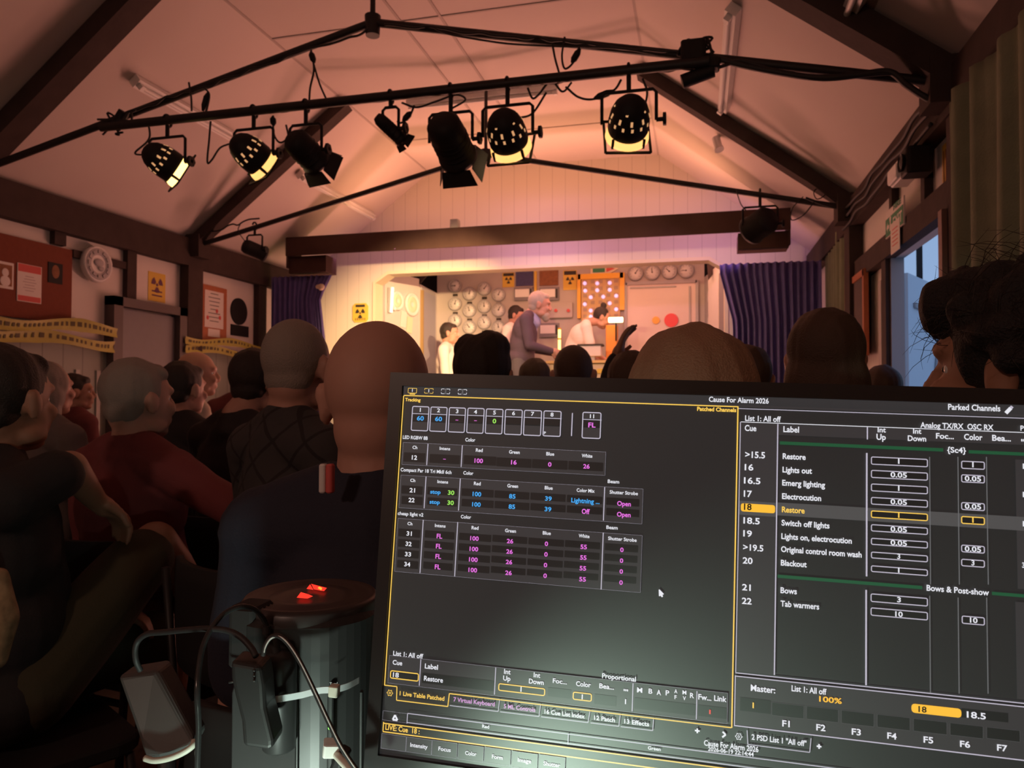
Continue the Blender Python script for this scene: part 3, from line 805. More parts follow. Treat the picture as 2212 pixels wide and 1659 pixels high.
def fresnel(px, py, d, label, r=.075, L=.20, hang=None, Y=None, ZB=None, grp='lanterns hung from the bar', name='fresnel_lantern'):
    Y = Y or BY; ZBB = ZB or BZ
    p = aY(px, py, Y); c = Vector((p.x, Y+.01, p.z)); t = thing(name, label, 'stage lantern', c, 0, grp)
    Mx = axis_m((0, 0, 0), d); top = ZBB-BR-c.z; h = min(.14, top-.03) if top > .06 else .05
    yoke(t, r*1.28, h, 0); hook(t, h, top)
    m = MB().lathe([(0, -L*.55), (r*.6, -L*.54), (r*.95, -L*.42), (r*1.02, -L*.2), (r*1.02, L*.35), (r*1.12, L*.36), (r*1.12, L*.48), (r*.9, L*.48), (r*.85, L*.42), (0, L*.42)], Mx, 28)
    for i in range(4): m.lathe([(r*1.02, -L*.1+i*.03), (r*1.07, -L*.1+i*.03+.004), (r*1.02, -L*.1+i*.03+.008)], Mx, 28)
    m.build('body', M['blk'], t, False)
    m = MB(); barndoors(m, Mx, r*.95, L*.47, r*1.0); m.build('barn_doors', M['blkmat'], t, False)
    return t
parcan(358, 352, (.72, .95, -.62), 'lit PAR lantern hung farthest left on the bar, its rim glaring brightly', lit=2, r=.098)
parcan(545, 335, (.55, .95, -.62), 'lit PAR lantern second from the left on the bar', r=.100)
fresnel(658, 325, (.30, 1, -.50), 'unlit dark lantern with barn doors right of the second lit PAR lantern', .072, .20)
fresnel(842, 278, (.62, .75, -.60), 'small slim unlit spotlight with flared barn doors near the middle of the bar', .034, .17, name='small_spotlight')
fresnel(972, 303, (.06, 1, -.50), 'largest unlit lantern with barn doors hanging left of the tied middle PAR lantern', .088, .26)
parcan(1095, 290, (.02, 1, -.62), 'lit PAR lantern right of the largest unlit barn-door lantern', r=.108)
parcan(1358, 262, (-.22, 1, -.55), 'lit PAR lantern nearest the right end of the bar', r=.108)
# the two LED lanterns on the farther truss
def ledpar(px, py, d, label, r):
    p = aY(px, py, Y2-.02); c = Vector((p.x, Y2-.02, p.z)); t = thing('led_lantern', label, 'stage lantern', c, 0)
    zt_ = ZT-(ZT-(ZP-.05))*abs(c.x-XM)/(XR-.08-XM); Mx = axis_m((0, 0, 0), d); top = zt_-c.z-.02
    yoke(t, r*1.2, min(.13, top-.03), 0); hook(t, min(.13, top-.03), top)
    MB().lathe([(0, -.11), (r*.8, -.10), (r, -.07), (r, .07), (r*1.08, .08), (r*1.08, .10), (r*.9, .10), (0, .085)], Mx, 28).build('body', M['blk'], t, False)
    m = MB()
    for i in range(18):
        a = 2*PI*i/18 if i < 12 else 2*PI*i/6; rr = r*.75 if i < 12 else r*.4; m.disc((Mx @ Vector((math.cos(a)*rr, math.sin(a)*rr, .088))), Mx.to_3x3() @ Vector((0, 0, 1)), .010, .004, n=8)
    m.build('led_array', mat('violet_leds', (.8, .7, .9), .3, emis=(.8, .5, 1), estr=6, sample='NONE'), t, False)
    return c, Vector(d)
LED1 = ledpar(550, 540, (.75, 1.1, -.35), 'small LED lantern hung from the far left tie beside the blue curtain', .062)
LED2 = ledpar(1642, 485, (-.8, 1, -.35), 'round dark LED lantern hung from the far right tie in front of the pelmet', .100)

# ---- cables
def wire(pts, r, label, name='cable', group=None, cat='cable', n=8):
    o = MB().tube(spline(pts, n), r, 6).build(name, M['cable']); tag(o, label, cat, group); return o
def yb(px, py, dy=0): return aY(px, py, Y1-.04+dy)
wire([yb(1530, 120), yb(1590, 138), yb(1690, 158), yb(1770, 168), yb(1850, 162), yb(1920, 155), yb(1960, 185), yb(2010, 215), yb(2060, 218), yb(2085, 214)], .014, 'thick black cable swagging below the near tie to the right wall')
wire([yb(1540, 150), yb(1570, 140), yb(1600, 131), yb(1640, 142), yb(1700, 160), yb(1780, 172), yb(1880, 162), yb(1925, 160), yb(1950, 170)], .008, 'thin black cable looping from the junction box beside the thick cable')
c = yb(1497, 128)
t = thing('junction_box', 'black clamp and junction box where the bar meets the right tie', 'junction box', c)
m = MB().rbox((0, 0, .03), (.11, .08, .10), .015); m.rbox((.06, 0, -.03), (.12, .07, .05), .012, rot=(0, .15, 0)); m.build('box', M['blk'], t, False)
MB().cyl((-.05, 0, -.10), (.09, 0, -.06), .032).build('coupler', M['blk'], t, False)
m = MB(); random.seed(3)
for i in range(5): m.tube(spline([(random.uniform(-.08, .1), random.uniform(-.03, .03), random.uniform(-.06, .1)) for _ in range(5)], 5), .006, 6)
m.build('coiled_cable', M['cable'], t, False)
c = yb(255, 262)
t = thing('cable_clamp', 'black clamp and knot of cable joining the left end of the bar to the tie', 'clamp', c)
MB().cyl((-.02, 0, -.03), (.04, 0, .05), .03).build('coupler', M['blk'], t, False)
m = MB()
for i in range(4): m.tube(spline([(random.uniform(-.12, .12), random.uniform(-.03, .03), random.uniform(-.07, .05)) for _ in range(5)], 5), .006, 6)
m.build('coiled_cable', M['cable'], t, False)
# cable strapped along the ties
def along(px0, py0, px1, py1, label, wob=.014, n=26, dy=-.028, Y=Y1):
    a, b = aY(px0, py0, Y+dy), aY(px1, py1, Y+dy); rnd = random.Random(len(label))
    pts = [a.lerp(b, i/n)+Vector((0, rnd.uniform(-.4, .4)*wob, rnd.uniform(-1, 1)*wob)) for i in range(n+1)]
    wire(pts, .007, label, n=4)
along(262, 248, 800, 62, 'cable wound along the left half of the near tie')
along(830, 50, 1480, 116, 'cable wound along the right half of the near tie', .010)
along(300, 268, 1480, 146, 'cable strapped along the underside of the lantern bar', .012, 40, -.035)
along(425, 508, 560, 470, 'cable wound along the far left tie', .018, 12, -.03, Y2)
wire([yb(940, 62), yb(975, 75), yb(1050, 88), yb(1105, 95), yb(1200, 100), yb(1330, 104), yb(1420, 118)], .005, 'thin cable hanging below the right half of the near tie')
# drops with inline connectors
drops = [([(442, 190), (452, 205), (447, 235), (440, 255)], (449, 200), (438, 240), 'cable drop with a long inline plug above the leftmost lanterns'),
         ([(672, 108), (678, 150), (670, 190), (668, 222)], (671, 112), (679, 136), 'cable drop from the tie to the bar with a plug at its top'),
         ([(678, 140), (690, 180), (705, 215)], None, None, 'thin cable slanting from the plug down to the bar'),
         ([(1193, 95), (1200, 130), (1210, 165)], None, None, 'cable drop between tie and bar right of centre'),
         ([(1220, 80), (1214, 120), (1220, 148), (1238, 135), (1252, 100)], (1235, 136), (1253, 105), 'looped cable with an inline plug beside the right-centre cable drop'),
         ([(408, 178), (413, 210), (414, 240)], None, None, 'short cable drop above the leftmost lit lantern'),
         ([(320, 262), (322, 300), (292, 330), (312, 335)], None, None, 'cable dropping from the bar to the leftmost lit lantern'),
         ([(455, 262), (452, 300), (448, 350), (458, 345), (475, 320), (498, 310)], None, None, 'cable looping from the bar to the second lit lantern'),
         ([(590, 250), (592, 290), (605, 308), (622, 296), (618, 270)], (589, 252), (591, 272), 'cable loop with a plug between the second lit lantern and the dark one'),
         ([(1140, 190), (1150, 212), (1163, 205), (1190, 175), (1215, 198), (1235, 178)], None, None, 'cable curling under the bar right of the middle lit lantern'),
         ([(1222, 188), (1250, 210), (1283, 214), (1325, 196), (1342, 172)], (1283, 213), (1325, 196), 'cable slung under the bar with an inline plug left of the rightmost lantern'),
         ([(868, 222), (900, 232), (940, 220), (985, 205), (1005, 216), (975, 235)], None, None, 'cable curling under the bar above the small spotlight'),
         ([(895, 228), (885, 250), (868, 265), (858, 262)], (888, 242), (870, 262), 'cable with an inline plug dropping to the small spotlight'),
         ([(1388, 170), (1398, 200), (1392, 235), (1396, 255)], None, None, 'cable hanging behind the yoke of the rightmost lantern'),
         ([(1180, 200), (1150, 245), (1120, 255)], None, None, 'cable from the bar to the back of the middle lit lantern')]
for pts, c0, c1, lb in drops:
    P = [yb(x, y, .0) for x, y in pts]
    t = thing('cable_drop', lb, 'cable', P[0], 0, 'cables dropping round the lantern bar')
    MB().tube(spline(P, 8), .0055, 6).build('wire', M['cable'], t)
    if c0:
        a, b = yb(*c0), yb(*c1); m = MB().cyl(a, a.lerp(b, .25), .006, .016, 10).cyl(a.lerp(b, .25), a.lerp(b, .7), .016, n=10).cyl(a.lerp(b, .7), b, .016, .006, 10)
        m.build('inline_plug', M['blk'], t)
def y2(px, py, dy=-.03): return aY(px, py, Y2+dy)
wire([y2(520, 482), y2(515, 500), y2(535, 528), y2(545, 540)], .004, 'thin cable looping down to the small far left LED lantern')
wire([y2(1590, 410), y2(1600, 440), y2(1612, 455)], .004, 'thin cable hanging from the far right tie to the round LED lantern')
wire([y2(1735, 425), y2(1712, 450), y2(1710, 475), y2(1735, 465), y2(1760, 435)], .004, 'loose loop of cable hanging from the far right tie')
wire([y2(1740, 428), y2(1790, 445), y2(1830, 452), y2(1850, 440)], .010, 'thicker cable hanging under the end of the far right tie')
wire([y2(1770, 402), y2(1758, 415), y2(1765, 430), y2(1782, 420), y2(1772, 400)], .004, 'small loop of cable on the far right rafter')
for i, (dz, lb) in enumerate(((.02, 'upper'), (-.03, 'middle'), (-.09, 'lowest'))):
    pts = [(XR-.10-.01*(j % 2), 3.6+j*.22, ZP-.10+dz+.012*math.sin(j*1.7+i)) for j in range(10)]
    wire(pts, .010, lb+' black cable running along the right wall plate toward the stage')
c = on_slope(1552, 292)
t = thing('smoke_detector', 'small pale cylindrical fitting on the right roof slope above the pelmet', 'ceiling fitting', c+Vector((0, 0, -.05)))
MB().cyl((0, 0, .05), (0, 0, .0), .016).build('stem', M['white'], t, False)
m = MB().cyl((-.02, 0, .03), (.0, -.02, -.06), .032).cyl((.0, -.02, -.06), (.006, -.026, -.08), .038); m.build('head', M['white'], t, False)
# housings for the added fill lights on and behind the pelmet
for i, x in enumerate((-3.3, -1.6, .1)):
    t = thing('fill_batten', ('left', 'middle', 'right')[i]+' added fill batten lying on top of the pelmet, shining up the gable', 'stage light', (x, y0p+.17, zt2))
    MB().rbox((0, 0, .02), (1.0, .07, .035), .01, axis='X').build('housing', M['blk'], t, False)
    t = thing('fill_batten', ('left', 'middle', 'right')[i]+' added fill batten fixed behind the pelmet, shining on the header', 'stage light', (x, y0p+.06, zt2-hb+.06))
    MB().rbox((0, 0, 0), (1.0, .05, .04), .01, axis='X').build('housing', M['blk'], t, False)
t = thing('back_fill', 'added fill light high on the wall behind the control table', 'lamp', (-1.2, YB+.02, 2.25))  # unseen fixture added to brighten the backs of the audience
MB().rbox((0, .04, 0), (.30, .08, .12), .02).build('housing', M['white'], t, False)
MB().rbox((0, .085, 0), (.26, .01, .09), .02, axis='Y').build('diffuser', mat('fill_diffuser', (.8, .7, .6), .4, emis=(1, .6, .4), estr=1), t, False)
for i, x in enumerate((-3.2, -1.6, .0)):  # unseen housings for the added floor-level fill lights
    t = thing('floor_fill_batten', ('left', 'middle', 'right')[i]+' added fill batten standing before the stage front, hidden behind the audience', 'stage light', (x, 7.2, 0))
    MB().rbox((0, .03, .84), (1.35, .10, .06), .015, axis='X').build('housing', M['blk'], t, False)
    for s_ in (-1, 1): MB().box((s_*.5, .03, .41), (.03, .03, .82)).box((s_*.5, .03, .01), (.08, .26, .02)).build('stand', M['blk'], t, False)
# ================================================================== stage set
def S(px, py, off=0): return aY(px, py, YS-off)
bl, br = S(944, 700).x, S(1522, 700).x
o = MB().box(((bl+br)/2, YS+.02, (ZS+3.05)/2), (br-bl, .04, 3.05-ZS)).build('back_flat', M['setwall']); tag(o, 'tall grey-beige painted back flat of the stage set, carrying the dials', 'scenery flat')
# left: angled flat with a grey pane door, from the opening back to the back flat
def flat2(p, q, z0, z1, name, m_, label, th=.04):
    """upright scenery flat between two plan points"""
    p, q = Vector(p), Vector(q); d = (q-p); n = Vector((d.y, -d.x, 0)).normalized()
    if n.dot(Vector((0, 0, 0))-p) < 0: n = -n
    mb = MB().prism([(p.x, p.y, z0), (q.x, q.y, z0), (q.x, q.y, z1), (p.x, p.y, z1)], -n*th)
    o = mb.build(name, m_)
    if label: tag(o, label, 'scenery flat')
    return o, p, q, d.normalized(), n
def g(px, Y): return (aY(px, 700, Y).x, Y, 0)
LP, LQ = g(806, 7.83), g(905, 8.75)
o, lp, lq, ld, ln_ = flat2(LP, LQ, ZS, 2.78, 'side_flat', M['ltgrey'], 'angled pale grey flat on the left of the stage set, behind the tube lamp')
def onflat(px, py, p, n, off=.0):
    d = ray(px, py); t = ((p+n*off)-CAM).dot(n)/d.dot(n); return CAM+d*t
m = MB()
for px in (828,):
    c = onflat(px, 700, lp, ln_, .006); m.box((c.x, c.y, 1.75), (.03, .02, 2.0))
struct(m.build('trim_41', M['grey']))
a, b = onflat(810, 660, lp, ln_, .01), onflat(828, 694, lp, ln_, .01)
o = MB().rbox(((a.x+b.x)/2, (a.y+b.y)/2-.01, (a.z+b.z)/2-.04), (abs(a.x-b.x)+.02, .05, a.z-b.z+.10), .03).build('red_lamp', M['red']); tag(o, 'upright red rounded lamp or extinguisher at the left side of the stage set', 'red fitting')
# plates on the side flat
def plate(px, py, w, h, label, nrm, p):
    c = onflat(px, py, p, nrm, .0); Mx = Matrix.Translation(c) @ nrm.to_track_quat('Z', 'Y').to_matrix().to_4x4()
    t = thing('dish_dial', label, 'dial', c)
    q = nrm.to_track_quat('Z', 'Y').to_matrix().to_4x4()
    MB().lathe([(0, 0), (h, 0), (h*1.02, .03), (h*.9, .04), (h*.72, .022), (0, .022)], q, 32).build('dish', M['white'], t, False)
    MB().lathe([(h*.70, .024), (h*.66, .028), (h*.3, .028), (h*.2, .022)], q, 32).build('inner_ring', M['cream'], t, False)
ph = abs(onflat(888, 633, lp, ln_).z-onflat(888, 683, lp, ln_).z)/2
plate(888, 658, 0, ph, 'large pale dish on the angled left flat, right of the tube lamp', ln_, lp)
plate(856, 650, 0, ph*.8, 'smaller pale dish on the angled left flat, half behind the tube lamp', ln_, lp)
a, b = onflat(848, 621, lp, ln_, .06), onflat(845, 675, lp, ln_, .06)
t = thing('tube_lamp', 'upright white tube lamp standing off the angled left flat', 'lamp', b)
MB().cyl(a, b, .018).build('tube', mat('lit_tube', (.9, .8, .7), .3, emis=(1, .62, .45), estr=1.5, sample='NONE'), t)
MB().box((a+b)/2-ln_*.035, (.03, .03, (a-b).length)).build('bracket', M['grey'], t)
c = onflat(853, 667, lp, ln_, .05); MB().ell(c, .022).build('cap', M['white'], t)
# papers pinned low
for px, py, mt, lb in ((872, 690, M['paper'], 'violet and white paper sheet pinned low on the angled left flat'), (885, 702, M['cream'], 'cream paper sheet pinned beside the violet one on the left flat')):
    c = onflat(px, py, lp, ln_, .012); o = MB().box(c, (.11, .008, .2), rot=(0, .1, math.atan2(ld.y, ld.x))).build('paper_sheet', mt); tag(o, lb, 'paper')
# door set back between side flat and back flat
LR = g(907, 8.8); LT = g(944, YS)
o, dp, dq, dd, dn = flat2(LR, LT, ZS, 2.72, 'door_flat', M['ltgrey'], 'narrow flat with a grey door between the angled left flat and the dial wall')
a, b = onflat(912, 700, dp, dn, .02), onflat(941, 700, dp, dn, .02)
t = thing('stage_door', 'blue-grey door leaf in the narrow flat at the left of the stage set', 'door', Vector(((a.x+b.x)/2, (a.y+b.y)/2, ZS)))
zd = onflat(925, 635, dp, dn).z
mb = MB().prism([(a.x, a.y, ZS), (b.x, b.y, ZS), (b.x, b.y, zd), (a.x, a.y, zd)], -dn*.03); mb.build('door_leaf', mat('blue_grey_door', (.36, .36, .44), .5), t)
mb = MB(); mb.box((a.x, a.y, (ZS+zd)/2), (.035, .03, zd-ZS)); mb.build('edge_strip', mat('ochre_edge', (.35, .24, .10), .6), t)
mb = MB().prism([(a.x, a.y-.01, zd), (b.x, b.y-.01, zd), (b.x, b.y-.01, zd+.05), (a.x, a.y-.01, zd+.05)], -dn*.02); mb.build('head_strip', M['grey'], t)
# beams of the set above the side flat
p = aY(907, 578, 8.85); q = aY(938, 578, 8.85)
o = MB().prism([aY(907, 570, 8.85), aY(945, 568, 8.85), aY(907, 612, 8.85)], (0, .03, 0)).build('corner_gusset', M['timber']); tag(o, 'dark triangular corner piece at the top left of the stage set', 'corner piece')
# right: side flat with tall grey frame
RP, RQ = g(1572, 7.83), g(1530, 8.9)
o, rp_, rq, rd, rn = flat2(RP, RQ, ZS, 2.72, 'side_flat', M['ltgrey'], 'pale grey flat turned edge-on at the right of the stage set')
a, b = g(1522, YS), g(1545, 9.0)
o, ep, eq, ed, en = flat2(a, b, ZS, 2.8, 'side_flat', M['grey'], 'narrow grey flat behind, between the dial wall and the right side flat')
a, b = onflat(1556, 700, rp_, rn, .01), onflat(1568, 700, rp_, rn, .01)
t = thing('panelled_frame', 'tall narrow framed panel at the right edge of the stage set', 'panel', Vector(((a.x+b.x)/2, (a.y+b.y)/2, 1.3)))
d_ = (b-a); zt3 = onflat(1560, 590, rp_, rn).z
MB().prism([(a.x, a.y, 1.3), (b.x, b.y, 1.3), (b.x, b.y, zt3), (a.x, a.y, zt3)], rn*.02).build('board', M['doorgrey'], t)
MB().box((a.x, a.y, (1.3+zt3)/2), (.04, .05, zt3-1.3)).box((b.x, b.y, (1.3+zt3)/2), (.04, .05, zt3-1.3)).build('frame', M['cream'], t)
o = MB().prism([aY(1527, 560, 8.6), aY(1552, 578, 8.6), aY(1530, 605, 8.6)], (0, .03, 0)).build('corner_gusset', M['timber']); tag(o, 'dark triangular corner piece at the top right of the stage set', 'corner piece')
# ---- dials on the back flat
def dial(px, py, label, r=.0, plate=True, needle=2.2, side=None):
    c = S(px, py); r = r or .078
    t = thing('dial', label, 'dial', c, 0, 'round dials on the set')
    q = Matrix.Rotation(PI/2, 4, 'X')
    MB().lathe([(0, 0), (r*1.22, 0), (r*1.22, .03), (r*1.12, .045), (r*1.0, .04), (r*.98, .02), (0, .02)], q, 28).build('rim', M['grey'], t, False)
    MB().lathe([(r*.99, .0), (r*.98, .027), (0, .027)], q, 28).build('face', M['white'], t, False)
    m = MB().box((math.cos(needle)*r*.3, -.031, math.sin(needle)*r*.3), (r*.75, .003, .008), rot=(0, -needle, 0)); m.disc((0, -.028, 0), (0, -1, 0), r*.12, .006, n=12)
    for i in range(9):
        a = math.radians(-40+i*32); m.box((math.cos(a)*r*.8, -.029, math.sin(a)*r*.8), (r*.14, .002, .004), rot=(0, -a, 0))
    m.build('needle_and_scale', M['ink'], t, False)
    if plate: MB().box((0, -.008, -r*1.62), (r*.85, .016, r*.42)).build('name_plate', M['ink'], t, False)
cols = [('leftmost', 984, (618, 657, 693)), ('second', 1015, (635, 671, 707)), ('third', 1047, (624, 662, 697)), ('fourth', 1078, (637, 670, 707))]
for cn, px, ys in cols:
    for k, py in enumerate(ys):
        dial(px, py, 'pale round dial, %s of the %s column on the dial wall' % (('top', 'middle', 'lowest')[k], cn), needle=.8+((px*7+py*3) % 50)/18)
for k, (px, py) in enumerate(((1373, 591), (1409, 589), (1446, 587), (1482, 585))):
    dial(px, py, 'pale round dial %s in the row above the big white screen' % ('at the left end', 'second from left', 'third from left', 'at the right end')[k], .082, needle=1+k*.7)
for k, py in enumerate((637, 694)):
    c = onflat(1536, py, ep, en, .02); t = thing('dial', ('upper', 'lower')[k]+' dial half hidden at the right edge of the stage set', 'dial', c)
    q = en.to_track_quat('Z', 'Y').to_matrix().to_4x4(); MB().lathe([(0, 0), (.10, 0), (.10, .03), (.085, .035), (.08, .02), (0, .02)], q, 24).build('rim', M['grey'], t, False); MB().lathe([(.08, .0), (.08, .024), (0, .024)], q, 24).build('face', M['white'], t, False)
# ---- notices and frames on the back flat
def rectS(name, px0, py0, px1, py1, th, m_, label=None, cat=None, off=0, parent=None):
    a, b = S(px0, py0, off), S(px1, py1, off)
    mb = MB().box(((a.x+b.x)/2, YS-off-th/2, (a.z+b.z)/2), (abs(a.x-b.x), th, abs(a.z-b.z)))
    o = mb.build(name, m_, parent)
    if label: tag(o, label, cat)
    return o
EX = Vector((1, 0, 0))
def sign_s(px0, py0, px1, py1, label, m_=None, tf=True, band=True):
    o = rectS('warning_sign', px0, py0, px1, py1, .012, m_ or M['yel'], label, 'sign')
    a, b = S(px0, py0, .014), S(px1, py1, .014); w = b.x-a.x; h = a.z-b.z; m = MB()
    if tf: trefoil(m, ((a.x+b.x)/2, YS-.0145, a.z-h*.5), EX, EZ, w*.3, 0)
    if band: m.box(((a.x+b.x)/2, YS-.013, a.z-h*.12), (w*.9, .002, h*.2), 0)
    if not tf: m.ell(((a.x+b.x)/2, YS-.013, a.z-h*.5), (w*.2, .003, h*.15), mi=0)
    child_on(o, m, 'print', [M['ink']]); return o
sign_s(1086, 590, 1111, 620, 'small yellow warning sign left of the navy framed picture on the dial wall')
o = rectS('framed_picture', 1115, 586, 1152, 617, .02, M['navyp'], 'dark navy picture on the dial wall beside the small yellow sign', 'picture')
o = rectS('framed_picture', 1166, 585, 1206, 616, .02, M['brownp'], 'mottled brown picture right of the navy picture', 'picture')
o = rectS('brass_strip', 1155, 584, 1160, 632, .03, M['yel'], 'thin yellow upright strip between the navy and brown pictures', 'strip')
sign_s(1217, 585, 1246, 626, 'larger yellow radiation sign right of the mottled brown picture')
# red and green arrow sign
a, b = S(1276, 573, .0), S(1337, 591, .0); zc = (a.z+b.z)/2; h = (a.z-b.z)/2+.01
xb2 = S(1312, 580).x
t = thing('arrow_sign', 'white sign with green panel and a red arrow tip above the bulb panel', 'sign', ((a.x+b.x)/2, YS-.01, zc))
MB().prism([(a.x, YS, zc-h), (xb2, YS, zc-h), (b.x, YS, zc), (xb2, YS, zc+h), (a.x, YS, zc+h)], (0, -.02, 0)).build('board', M['cream'], t)
x2 = S(1281, 580).x; x3 = S(1307, 580).x
MB().box(((x2+x3)/2, YS-.023, zc), (x3-x2, .005, h*1.1)).build('green_panel', M['greenp'], t)
MB().prism([(xb2-.01, YS-.021, zc-h*.55), (xb2+.10, YS-.021, zc), (xb2-.01, YS-.021, zc+h*.55)], (0, -.004, 0)).build('red_tip', M['redp'], t)
# meters: white windows in dark frames
def meter(px0, py0, px1, py1, label, off=0):
    a, b = S(px0, py0), S(px1, py1); c = Vector(((a.x+b.x)/2, YS, b.z)); w, h = b.x-a.x, a.z-b.z
    t = thing('meter_box', label, 'meter', c)
    MB().box((0, -.02, h/2), (w, .04, h)).build('case', M['doorgrey'], t, False)
    MB().box((-w*.06, -.044, h/2+h*.05), (w*.76, .008, h*.6)).build('window', M['white'], t, False)
    MB().box((w*.40, -.044, h*.5), (w*.09, .008, h*.7)).build('switch_strip', M['ink'], t, False)
meter(1112, 622, 1152, 649, 'meter with a pale window below the navy picture')
meter(1166, 622, 1208, 649, 'meter with a pale window below the brown picture')
meter(1166, 699, 1208, 728, 'meter with a pale window low down behind the standing man')
t = thing('grey_case', 'large plain grey-beige case on the dial wall with two red knobs', 'case', S(1220, 687))
a, b = S(1186, 655), S(1238, 687); MB().rbox(((a.x+b.x)/2, YS-.03, (a.z+b.z)/2), (b.x-a.x, .06, a.z-b.z), .02, axis='Y').build('case', M['setwall'], t)
for px in (1201, 1228):
    c = S(px, 671, .06); MB().disc(c, (0, -1, 0), .022, .02, n=14).build('red_knob', M['redp'], t)
# bulb panel with yellow frame
a, b = S(1252, 594), S(1345, 696)
t = thing('bulb_panel', 'large panel of round violet-white bulbs in a bright yellow frame', 'light panel', ((a.x+b.x)/2, YS, b.z))
w, h = b.x-a.x, a.z-b.z
MB().box((0, -.02, h/2), (w-.06, .04, h)).build('board', mat('panel_beige', (.60, .42, .20), .6), t, False)
dk = mat('dull_key', (.42, .30, .20), .6)
for i in range(5):
    for j in range(6): MB().box((-w*.36+i*w*.18, -.043, h*.13+j*h*.142), (w*.09, .006, h*.07)).build('blank_key', dk, t, False)
fm = MB()
for x, z, ww, hh in ((0, h-.035, w+.03, .07), (-w/2, h/2+.03, .045, h-.06), (w/2, h*.62, .06, h*.76)): fm.box((x, -.03, z), (ww, .07, hh))
fm.build('yellow_frame', mat('yellow_frame_paint', (.85, .45, .02), .4), t, False)
bulb = mat('violet_white_bulb', (.8, .7, .9), .3, emis=(.80, .55, 1), estr=.62, sample='NONE')
cx = (a.x+b.x)/2
for px, py in ((1263, 612), (1290, 612), (1317, 611), (1264, 628), (1290, 627), (1317, 626), (1276, 642), (1303, 641), (1331, 639), (1263, 657), (1317, 655), (1276, 671), (1331, 668), (1276, 684)):
    c = S(px, py, .055); MB().lathe([(0, .0), (.012, .0), (.020, .008), (.025, .004), (.025, -.02)], Matrix.Translation(c) @ Matrix.Rotation(PI/2, 4, 'X'), 16).build('bulb', bulb, t)
HOT = mat('hot_lamp_tube', (1, .9, .6), .3, emis=(1, .72, .28), estr=9)
def lampbar(px, py, w, h, Y, label, stem=.25):
    c = aY(px, py, Y); t = thing('bar_lamp', label, 'lamp', c-Vector((0, 0, stem)))
    MB().rbox(c, (w, h, h), h*.45, axis='X').build('glowing_bar', HOT, t)
    MB().cyl(c-Vector((0, -.03, stem)), c-Vector((0, -.03, 0)), .01).build('stem', M['blk'], t)
    MB().box(c+Vector((0, .035, 0)), (w*.9, .02, h*.7)).build('backplate', M['cream'], t)
    return c
LB1 = lampbar(1330, 691, .17, .062, 8.75, 'brightly glowing yellow bar lamp in front of the woman with the hair bun')
LB2 = lampbar(1098, 773, .12, .060, 8.2, 'brightly glowing yellow bar lamp low beside the standing man')
c = S(1272, 691, .07); o = MB().ell(c, (.06, .02, .025)).build('small_lamp', mat('warm_glow', (1, .8, .4), .3, emis=(1, .65, .2), estr=3, sample='NONE')); tag(o, 'small yellow glow at the bottom edge of the bulb panel', 'lamp')
for k, (py0, py1, lb) in enumerate(((712, 731, 'upper'), (734, 765, 'lower'))):
    a, b = aY(1208.5, py0, 8.9), aY(1208.5, py1, 8.9)
    t = thing('glass_tube', lb+' upright glowing yellow tube between the standing man and the audience heads', 'lamp', b)
    MB().cyl(b, a, .018).build('tube', mat('yellow_tube_glow', (1, .8, .3), .3, emis=(1, .7, .2), estr=2.2, sample='NONE'), t); MB().cyl(a, a+Vector((0, 0, .02)), .022).build('cap', M['yel'], t)
# big white screen
a, b = S(1352, 612), S(1506, 770)
t = thing('pale_screen', 'big pale screen in a grey frame on the right of the dial wall', 'screen', ((a.x+b.x)/2, YS, b.z-.3))
w, h = b.x-a.x, a.z-b.z+.3
MB().box((0, -.015, h/2), (w-.03, .03, h)).build('panel', mat('pale_screen', (.72, .60, .56), .5, noise_amt=.04, nscale=2), t, False)
mb = MB()
for x, z, ww, hh in ((0, h-.012, w, .04), (-w/2, h/2, .035, h), (w/2, h/2, .035, h), (w/2-.09, h/2+.1, .02, h-.35), (-.1, h-.07, w*.65, .015)): mb.box((x, -.028, z), (ww, .05, hh))
mb.build('frame', M['grey'], t, False)
for px, py, r, mt, nm in ((1450, 692, .088, M['red'], 'red_disc'), (1417, 692, .048, mat('amber_disc', (.85, .42, .04), .4), 'amber_disc')):
    c = S(px, py, .03); MB().disc(c, (0, -1, 0), r, .02, n=28).build(nm, mt, t)
# console desk in front, monitor and box on it
cp = lambda px, py, Y=8.35: aY(px, py, Y)
a, b = cp(1195, 782), cp(1345, 782)
t = thing('control_desk', 'beige control desk on the stage in front of the woman with the bun', 'desk', ((a.x+b.x)/2, 8.35, ZS))
H = a.z-ZS
MB().rbox((0, 0, H/2-.02), (b.x-a.x, .5, H-.04), .02).build('body', mat('beige_console', (.62, .50, .34), .6), t, False)
MB().box((0, 0, H-.015), (b.x-a.x+.06, .56, .03)).build('top', mat('ochre_top', (.65, .42, .16), .5), t, False)
mb = MB()
for i in range(6): mb.box((-.30+i*.12, -.26, H-.12), (.07, .02, .05))
mb.build('key_row', M['yel'], t, False)
a, b = cp(1253, 748), cp(1300, 770)
t = thing('desk_monitor', 'pale monitor with a dark top edge on the beige control desk', 'monitor', ((a.x+b.x)/2, 8.35, ZS+H))
zz = (a.z+b.z)/2-(ZS+H); MB().rbox((0, 0, zz), (b.x-a.x, .16, a.z-b.z), .01).build('case', M['ltgrey'], t, False)
MB().box((0, 0, a.z-ZS-H+.008), (b.x-a.x+.04, .17, .02)).build('dark_rim', M['ink'], t, False); MB().box((0, 0, (b.z-ZS-H)/2), (.1, .1, max(.01, b.z-ZS-H))).build('foot', M['grey'], t, False)
a, b = aY(1310, 704, 8.9), aY(1334, 738, 8.9)
